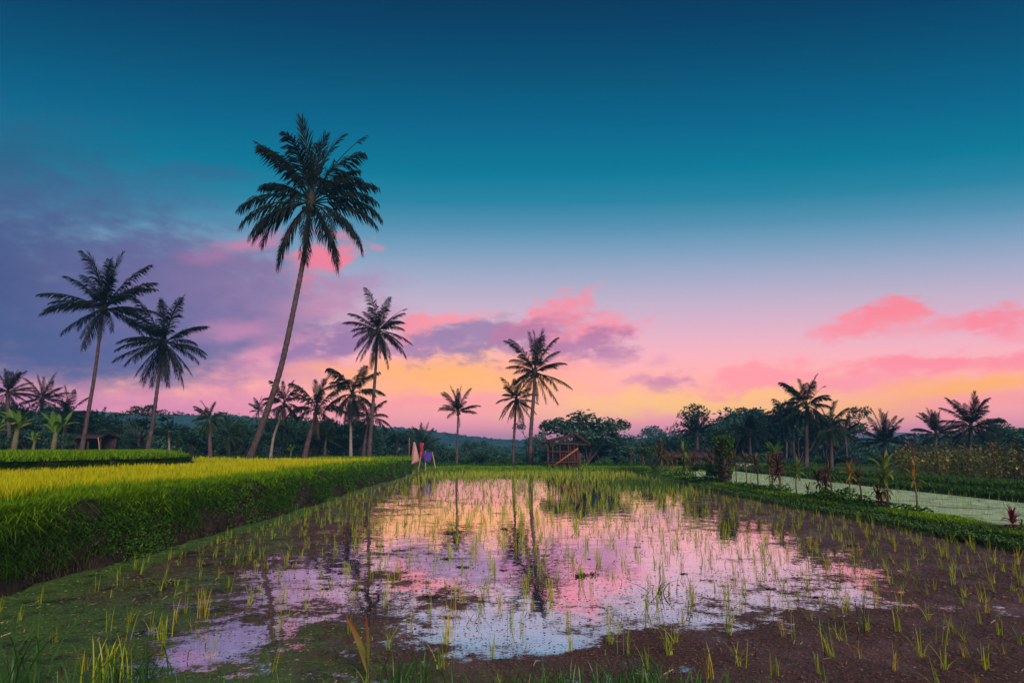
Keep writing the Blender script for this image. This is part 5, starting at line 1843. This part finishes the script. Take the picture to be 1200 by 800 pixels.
grass_object('far_bank_grass', np.stack([x, y, z], 1), rng.uniform(0.05, 0.20, len(x)), np.maximum(0.012, d * 0.0013), rng.uniform(0, 6.28, len(x)), rng.uniform(0.2, 0.9, len(x)),
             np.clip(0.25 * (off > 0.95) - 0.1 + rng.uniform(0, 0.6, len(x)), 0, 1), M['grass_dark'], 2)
x = rng.uniform(-70, 70, 30000)
y = rng.uniform(47, 57, 30000)
z = np.where(x < -6.7, 0.86, 0.27) * (1 - sstep(y, 52, 60)) - 1.0 * sstep(y, 52, 61)
k = ~((x < edge2_x(y)) & (y < 56))
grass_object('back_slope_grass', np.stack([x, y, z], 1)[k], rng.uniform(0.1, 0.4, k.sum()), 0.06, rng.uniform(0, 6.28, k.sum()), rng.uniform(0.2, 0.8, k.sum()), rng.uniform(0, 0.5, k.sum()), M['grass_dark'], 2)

# front bank: long grass at the bottom edge of the picture
n = 5200
x = rng.uniform(-6.5, 6, n)
y = front_y(x) + 0.10 - 0.9 * rng.uniform(0, 1, n) ** 1.2
dn = 0.5 + 0.5 * fbm(x * 1.8, y * 0.8, 81)
k = rng.uniform(size=n) < np.where(x < 1.7, 0.35 + 0.65 * dn, 0.10)
B = np.stack([x, y, np.interp(front_y(x) - y, [-0.1, 0.1, 0.4, 1.2], [0.0, 0.05, 0.09, 0.12])], 1)[k]
dn = dn[k]
grass_object('front_grass', B, (0.10 + 0.17 * dn) * rng.uniform(0.5, 1.2, len(B)), rng.uniform(0.006, 0.013, len(B)), rng.uniform(0, 6.28, len(B)), rng.uniform(0.1, 0.9, len(B)),
             rng.uniform(0, 1, len(B)), M['grass_front'], 4)

# ------------------------------------------------------------------ floating bits: flecks of water fern and straw
n = 230000
y = 4.4 + 18 * rng.uniform(0, 1, n) ** 1.5
x = rng.uniform(-1, 1, n) * np.minimum(0.8 * y, 8.0)
cv_ = cover_f(x, y)
k = (x > wall_x(y) + 0.25) & (x < bank_x(y) - 0.1) & (y > front_y(x) + 0.05) & (rng.uniform(size=n) < np.clip((cv_ - 0.12) * 1.0, 0.008, 0.9) * np.clip(9 / y, 0.15, 1))
x, y = x[k], y[k]
n = len(x)
gr_ = green_f(x, y) + rng.uniform(-0.3, 0.3, n)
sz = (0.005 + 0.014 * rng.uniform(0, 1, n) ** 3) * np.clip(y / 7, 0.8, 1.3)
th = rng.uniform(0, 6.28, n)
c, s = np.cos(th), np.sin(th)
asp = rng.uniform(0.3, 0.9, n)
tl = rng.uniform(-0.35, 0.35, (n, 2))
V = np.zeros((n, 4, 3))
for j, (a, b) in enumerate(((-1, 0), (0, -1), (1, 0), (0, 1))):
    V[:, j, 0] = x + sz * (a * c - b * asp * s)
    V[:, j, 1] = y + sz * (a * s + b * asp * c)
    V[:, j, 2] = 0.010 + sz * (tl[:, 0] * a + tl[:, 1] * b) * 0.8
for nm, sel, mt in (('floating_fern', gr_ < 0.45, 'fern'), ('floating_duckweed', gr_ >= 0.45, 'duck')):
    if mt == 'fern':
        M[mt] = leaf_mat('water_fern', (0.035, 0.014, 0.014), (0.26, 0.14, 0.13), trans=0.1, rough=0.7)
    else:
        M[mt] = leaf_mat('duckweed', (0.04, 0.075, 0.02), (0.18, 0.26, 0.07), trans=0.1, rough=0.6)
    VV = V[sel].reshape(-1, 3)
    m = len(VV) // 4
    put(nm, new_mesh(nm, VV, [(np.arange(m) * 4)[:, None] + np.array([[0, 1, 2, 3]])], M[mt], False,
                     {'tint': np.repeat(rng.uniform(0, 1, m) ** 1.6, 4)}))['kind'] = 'stuff'

# straw and stubble lying in the water, with small standing ends
n = 5200
y = 5.5 + 36 * rng.uniform(0, 1, n) ** 1.3
x = rng.uniform(-6, 8, n)
k = (x > wall_x(y) + 0.5) & (x < bank_x(y) - 0.2) & (np.abs(x) < 0.85 * y) & (fbm(x * 0.6, y * 0.35, 91) + rng.uniform(-0.6, 0.6, n) > 0.05)
x, y = x[k], y[k]
n = len(x)
B = np.stack([x, y, np.full(n, 0.004)], 1)
V, Q, T, ti, al = blades(B, rng.uniform(0.03, 0.12, n), np.maximum(0.008, y * 0.0010), rng.uniform(0, 6.28, n), rng.uniform(0.3, 3.0, n), rng.uniform(0, 0.6, n), 0.6, 2)
V[:, 2] = np.maximum(V[:, 2], 0.004)
put('rice_stubble', new_mesh('rice_stubble', V, [Q, T], M['weed_dry'], False, {'tint': ti, 'along': al}))['kind'] = 'stuff'


M['straw'] = leaf_mat('pale_straw', (0.10, 0.07, 0.04), (0.30, 0.22, 0.14), trans=0.1, rough=0.7, spec=0.1)
n = 1500
y = 4.8 + 14 * rng.uniform(0, 1, n) ** 1.3
x = rng.uniform(-5.4, 7.6, n)
cv_ = cover_f(x, y)
k = (x > wall_x(y) + 0.6) & (x < bank_x(y) - 0.2) & (np.abs(x) < 0.85 * y) & (rng.uniform(0.3, 0.9, n) < cv_)
x, y = x[k], y[k]
n = len(x)
L_ = 0.008 + 0.05 * rng.uniform(0, 1, n) ** 2
a_ = rng.uniform(0, 6.28, n)
w_ = np.maximum(0.0018, y * 0.0004)
V = np.zeros((n, 4, 3))
for j, (a, b) in enumerate(((-1, -1), (1, -1), (1, 1), (-1, 1))):
    V[:, j, 0] = x + a * L_ * np.cos(a_) - b * w_ * np.sin(a_)
    V[:, j, 1] = y + a * L_ * np.sin(a_) + b * w_ * np.cos(a_)
    V[:, j, 2] = 0.014 + 0.010 * a + 0.003 * b
put('fallen_straw', new_mesh('fallen_straw', V.reshape(-1, 3), [(np.arange(n) * 4)[:, None] + np.array([[0, 1, 2, 3]])], M['straw'], False, {'tint': np.repeat(rng.uniform(0, 1, n), 4)}))['kind'] = 'stuff'

# ------------------------------------------------------------------ clumps of rotting weed
def clod_mesh(seed):
    r = np.random.default_rng(seed + 60)
    n = 170
    cx = r.uniform(-0.7, 0.7, 4)
    cy = r.uniform(-0.35, 0.35, 4)
    w = r.integers(0, 4, n)
    P = np.stack([cx[w] + r.normal(0, 0.26, n), cy[w] + r.normal(0, 0.16, n), 0.02 + 0.16 * np.abs(r.normal(0, 1, n)) * np.exp(-np.abs(r.normal(0, 1, n)))], axis=1)
    V, Q, tq = leaves(P, r.uniform(0.10, 0.34, n), r.uniform(0, 1, n), 0.9, 0.5)
    V[:, 2] = np.maximum(V[:, 2], 0.004)
    return new_mesh('floating_weed_clump', V, [Q], M['clod'], False, {'tint': tq, 'along': tq * 0})


M['clod'] = leaf_mat('rotting_weed', (0.012, 0.008, 0.009), (0.060, 0.034, 0.034), trans=0.0, rough=0.7, spec=0.15)
CL = [clod_mesh(i) for i in range(5)]
CLODS = [(688, 675, 26, 'largest dark clump of floating weed in the open water right of centre'), (398, 672, 10, None), (520, 655, 14, None), (542, 664, 16, None),
         (590, 668, 10, None), (747, 641, 8, None), (858, 679, 8, None), (640, 676, 10, None), (420, 690, 18, None), (505, 700, 22, None), (1000, 640, 14, None),
         (270, 672, 14, None), (190, 690, 14, None), (262, 710, 9, None), (150, 770, 16, None), (345, 660, 10, None), (380, 690, 12, None), (690, 655, 6, None),
         (800, 672, 10, None), (905, 690, 12, None), (960, 700, 12, None), (330, 745, 9, None), (590, 620, 12, None), (525, 625, 12, None), (445, 640, 10, None)]
for i, (u, v, wpx, lab) in enumerate(CLODS):
    p = on(u, v, 0)
    o = put('floating_weed_clump', CL[i % 5], None, (p.x, p.y, 0.0), (0, 0, random.uniform(-.4, .4)), wpx * p.y / 800 * 0.5)
    o.scale = (o.scale[0], o.scale[1] * 1.2, min(o.scale[2], 0.16))
    tag(o, lab or 'small dark clump of rotting weed floating on the paddy water', 'weed clump', None if lab else 'small floating weed clumps in the paddy')


# ------------------------------------------------------------------ rice seedlings
def seedling_mesh(seed, mat, nb_, wscale=1.0):
    r = np.random.default_rng(seed)
    base = np.stack([r.normal(0, 0.022, nb_), r.normal(0, 0.022, nb_), np.full(nb_, -0.02)], 1)
    V, Q, T, ti, al = blades(base, r.uniform(0.5, 1.05, nb_) * 0.36, r.uniform(0.005, 0.0095, nb_) * wscale, r.uniform(0, 6.28, nb_), 0.05 + 0.9 * r.uniform(0, 1, nb_) ** 1.8, r.uniform(0.1, 1, nb_), 0.6, 5)
    return new_mesh('rice_seedling', V, [Q, T], M[mat], False, {'tint': ti, 'along': al})


SEED = [seedling_mesh(i, 'seedling', 9 + i % 6) for i in range(9)] + [seedling_mesh(30 + i, 'seedling_warm', 9 + i) for i in range(4)]
pts = []
xi = np.arange(-5.4, 7.6, 0.37)
for a in xi:
    for b in np.arange(4.9, 45, 0.36):
        px = a + random.gauss(0, 0.07) + 0.05 * math.sin(b * 0.5)
        py = b + random.gauss(0, 0.07)
        if abs(px) > 0.80 * py or px < float(wall_x(py)) + 0.5 or px > float(bank_x(py)) - 0.15 or py < float(front_y(px)) + 0.25:
            continue
        u = 600 + 800 * px / py
        v = 525 + 1280 / py
        p = 0.9
        if py < 14:
            p = 0.92 if px > 3.0 else 0.6
            if px < -1 and py < 8:
                p = 0.45
        if random.random() > p:
            continue
        if py > 22 and random.random() > 0.62:
            continue
        pts.append((px, py, random.uniform(0.6, 1.25) * 0.74 * (0.85 if px < -1.5 and py < 14 else 1.0)))
pts.sort(key=lambda t: -t[2] / t[1])
for i, (px, py, s) in enumerate(pts[:300]):
    me = SEED[random.randrange(9)] if random.random() < (0.72 if px > 1.5 else 0.85) else SEED[9 + random.randrange(4)]
    o = put('rice_seedling', me, None, (px, py, 0), (random.gauss(0, 0.06), random.gauss(0, 0.06), random.uniform(0, 6.28)), (s, s, s * random.uniform(0.85, 1.1)))
    tag(o, 'young yellow green rice seedling clump standing in the flooded paddy', 'rice seedling', 'rice seedlings in the flooded paddy')
rest = np.array(pts[300:])
nbp = np.where(rest[:, 1] < 16, 7, np.where(rest[:, 1] < 26, 5, 4))
rp = np.repeat(rest, nbp, axis=0)
n = len(rp)
B = np.stack([rp[:, 0] + rng.normal(0, 0.022, n), rp[:, 1] + rng.normal(0, 0.022, n), np.full(n, -0.02)], 1)
grass_object('rice_seedlings_beyond', B, rp[:, 2] * rng.uniform(0.5, 1.05, n) * 0.36, np.maximum(0.007, rp[:, 1] * 0.00048), rng.uniform(0, 6.28, n), rng.uniform(0.03, 0.45, n),
             rng.uniform(0, 1, n), M['seedling'], 3)
# thicker belt of rice along the back bank and in front of the right bank
n = 9000
x = rng.uniform(-6.6, 7.6, n)
y = 45.7 - np.abs(rng.normal(0, 1.7, n))
k = rng.uniform(-0.35, 0.8, n) < fbm(x * 0.8, y * 0.5, 95)
k &= rng.uniform(size=n) < 0.7
B = np.stack([x, y, np.zeros(n)], 1)[k]
grass_object('rice_seedlings_beyond', B, rng.uniform(0.10, 0.32, len(B)), 0.03, rng.uniform(0, 6.28, len(B)), rng.uniform(0.05, 0.5, len(B)), rng.uniform(0, 1, len(B)), M['seedling'], 2)
n = 900
y = 30 + rng.normal(0, 1.5, n)
x = 5.6 + rng.normal(0, 0.7, n)
k = x < bank_x(y) - 0.1
B = np.stack([x, y, np.zeros(n)], 1)[k]
grass_object('rice_seedlings_beyond', B, rng.uniform(0.2, 0.45, len(B)), 0.022, rng.uniform(0, 6.28, len(B)), rng.uniform(0.05, 0.6, len(B)), rng.uniform(0, 0.6, len(B)), M['grass_dark'], 2)
# sparse rice in the pond
n = 1500
y = rng.uniform(11, 40, n)
x = rng.uniform(9.8, 14.2, n)
B = np.stack([np.round(x / 0.5) * 0.5 + rng.normal(0, 0.05, n), np.round(y / 0.5) * 0.5 + rng.normal(0, 0.05, n), np.full(n, 0.05)], 1)
grass_object('pond_rice', B, rng.uniform(0.15, 0.34, n), np.maximum(0.006, y * 0.0005), rng.uniform(0, 6.28, n), rng.uniform(0.05, 0.5, n), rng.uniform(0, 1, n), M['seedling'], 2)


# ------------------------------------------------------------------ single foreground plants
def broad_shoot():
    b = on(432, 792, 0.02)
    root = thing('broad_leaf_shoot', 'shoot with two broad upright leaves turning rusty red at the tips, bottom foreground', 'plant', b)
    k = b.length / 800
    M['rust'] = leaf_mat('rusty_leaf', (0.10, 0.09, 0.02), (0.17, 0.13, 0.025), tip=(0.22, 0.035, 0.02), trans=0.3)
    G_ = Geo()
    G_.tube([(0, 0, -0.06), (-0.005, 0, 0.04), (-0.01, 0, 0.12)], [0.009, 0.008, 0.005], 6)
    put('stem', G_.mesh('stem', M['stem'], True), root)
    for (u, v, w, tw) in ((407, 719, 0.045, 0.3), (430, 718, 0.034, 1.1)):
        tip = at(u, v, b.y) - b
        n = 9
        V, Q, al = [], [], []
        for i in range(n + 1):
            t = i / n
            q = Vector((-0.008, 0, 0.03)).lerp(tip, t) + Vector((0.02 * math.sin(t * 3.1) * (1 if u < 420 else 0.4), -0.04 * t * t, 0))
            ww = w * (math.sin(math.pi * min(1, 0.1 + 0.9 * t)) ** 0.8) * 0.5 + 0.001
            dx, dy = math.cos(tw) * ww, math.sin(tw) * ww
            V += [(q.x - dx, q.y - dy - ww * 0.4, q.z), (q.x, q.y, q.z), (q.x + dx, q.y + dy - ww * 0.4, q.z)]
            al += [t] * 3
        for i in range(n):
            o = i * 3
            Q += [(o, o + 1, o + 4, o + 3), (o + 1, o + 2, o + 5, o + 4)]
        G_ = Geo()
        G_.add(V, Q, None, 0.5, np.array(al))
        put('leaf', G_.mesh('leaf', M['rust'], True), root)


broad_shoot()


def tuft(u, v, h_px, n, label, mat, seed, w=0.012, spread=0.06, lean=(0.1, 0.8), name='grass_tuft', cat='grass tuft', z=0.0, levels=5):
    r = np.random.default_rng(seed)
    b = on(u, v, z)
    base = np.stack([r.normal(0, spread, n), r.normal(0, spread, n), np.full(n, -0.03)], 1)
    H = h_px * b.y / 800
    V, Q, T, ti, al = blades(base, r.uniform(0.55, 1.0, n) * H, w * r.uniform(0.7, 1.2, n), r.uniform(0, 6.28, n), r.uniform(lean[0], lean[1], n), r.uniform(0, 1, n), 0.6, levels)
    o = put(name, new_mesh(name, V, [Q, T], M[mat], False, {'tint': ti, 'along': al}), None, b)
    return tag(o, label, cat)


M['dark_reed'] = leaf_mat('dark_reed', (0.010, 0.030, 0.024), (0.03, 0.07, 0.045), trans=0.15)
M['maroon_blade'] = leaf_mat('maroon_blade', (0.05, 0.012, 0.022), (0.12, 0.03, 0.05), trans=0.2)
tuft(775, 694, 26, 14, 'dark tangled water plant in the open water right of centre', 'dark_reed', 3, 0.016, 0.05, (0.6, 1.9), 'water_plant', 'water plant')
tuft(1012, 742, 52, 5, 'two dark upright reeds in the brown film at right', 'dark_reed', 5, 0.014, 0.03, (0.02, 0.15), 'reed', 'reed')
tuft(28, 797, 92, 26, 'tall grass tuft in the bottom left corner', 'grass_front', 7, 0.014, 0.10, (0.2, 0.9), z=0.08)
tuft(78, 797, 56, 3, 'dark maroon blade pointing up right in the bottom left corner', 'maroon_blade', 8, 0.014, 0.02, (0.5, 0.8), 'maroon_blade', 'grass blade', z=0.06)
tuft(128, 799, 66, 30, 'yellow green grass tuft at the bottom left, right of the maroon blade', 'seedling', 9, 0.010, 0.07, (0.1, 0.6), z=0.05)
tuft(152, 800, 60, 70, 'thick dark green grass cushion on the bottom edge at left', 'grass_front', 10, 0.012, 0.14, (0.2, 1.1), z=0.05)
tuft(752, 800, 44, 40, 'green grass tuft on the bottom edge right of centre', 'grass_front', 11, 0.010, 0.12, (0.2, 0.9), z=0.05)
tuft(478, 797, 48, 60, 'bright grass cushion on the bottom edge right of the rusty shoot', 'grass_front', 12, 0.010, 0.14, (0.2, 0.9), z=0.05)
tuft(190, 748, 38, 22, 'yellowish rice clump at the edge of the left mud patch', 'seedling', 13, 0.009, 0.03, (0.05, 0.4))
tuft(238, 724, 42, 14, 'bright yellow rice clump beside a pale mud streak at left', 'seedling_warm', 14, 0.009, 0.02, (0.02, 0.25))

# ------------------------------------------------------------------ haze
HZ = Geo()
HZ.box((0, 600, 8.0), (3100, 1700, 38.8))
hz = put('haze', HZ.mesh('haze', None))
hz['kind'] = 'stuff'
k = NT('haze')
pv = k.n('ShaderNodeVolumePrincipled')
pv.inputs['Color'].default_value = (0.10, 0.42, 0.85, 1)
pv.inputs['Density'].default_value = 0.0008
pv.inputs['Anisotropy'].default_value = 0.0
k.link(pv.outputs[0], k.out.inputs['Volume'])
hz.data.materials.append(k.m)
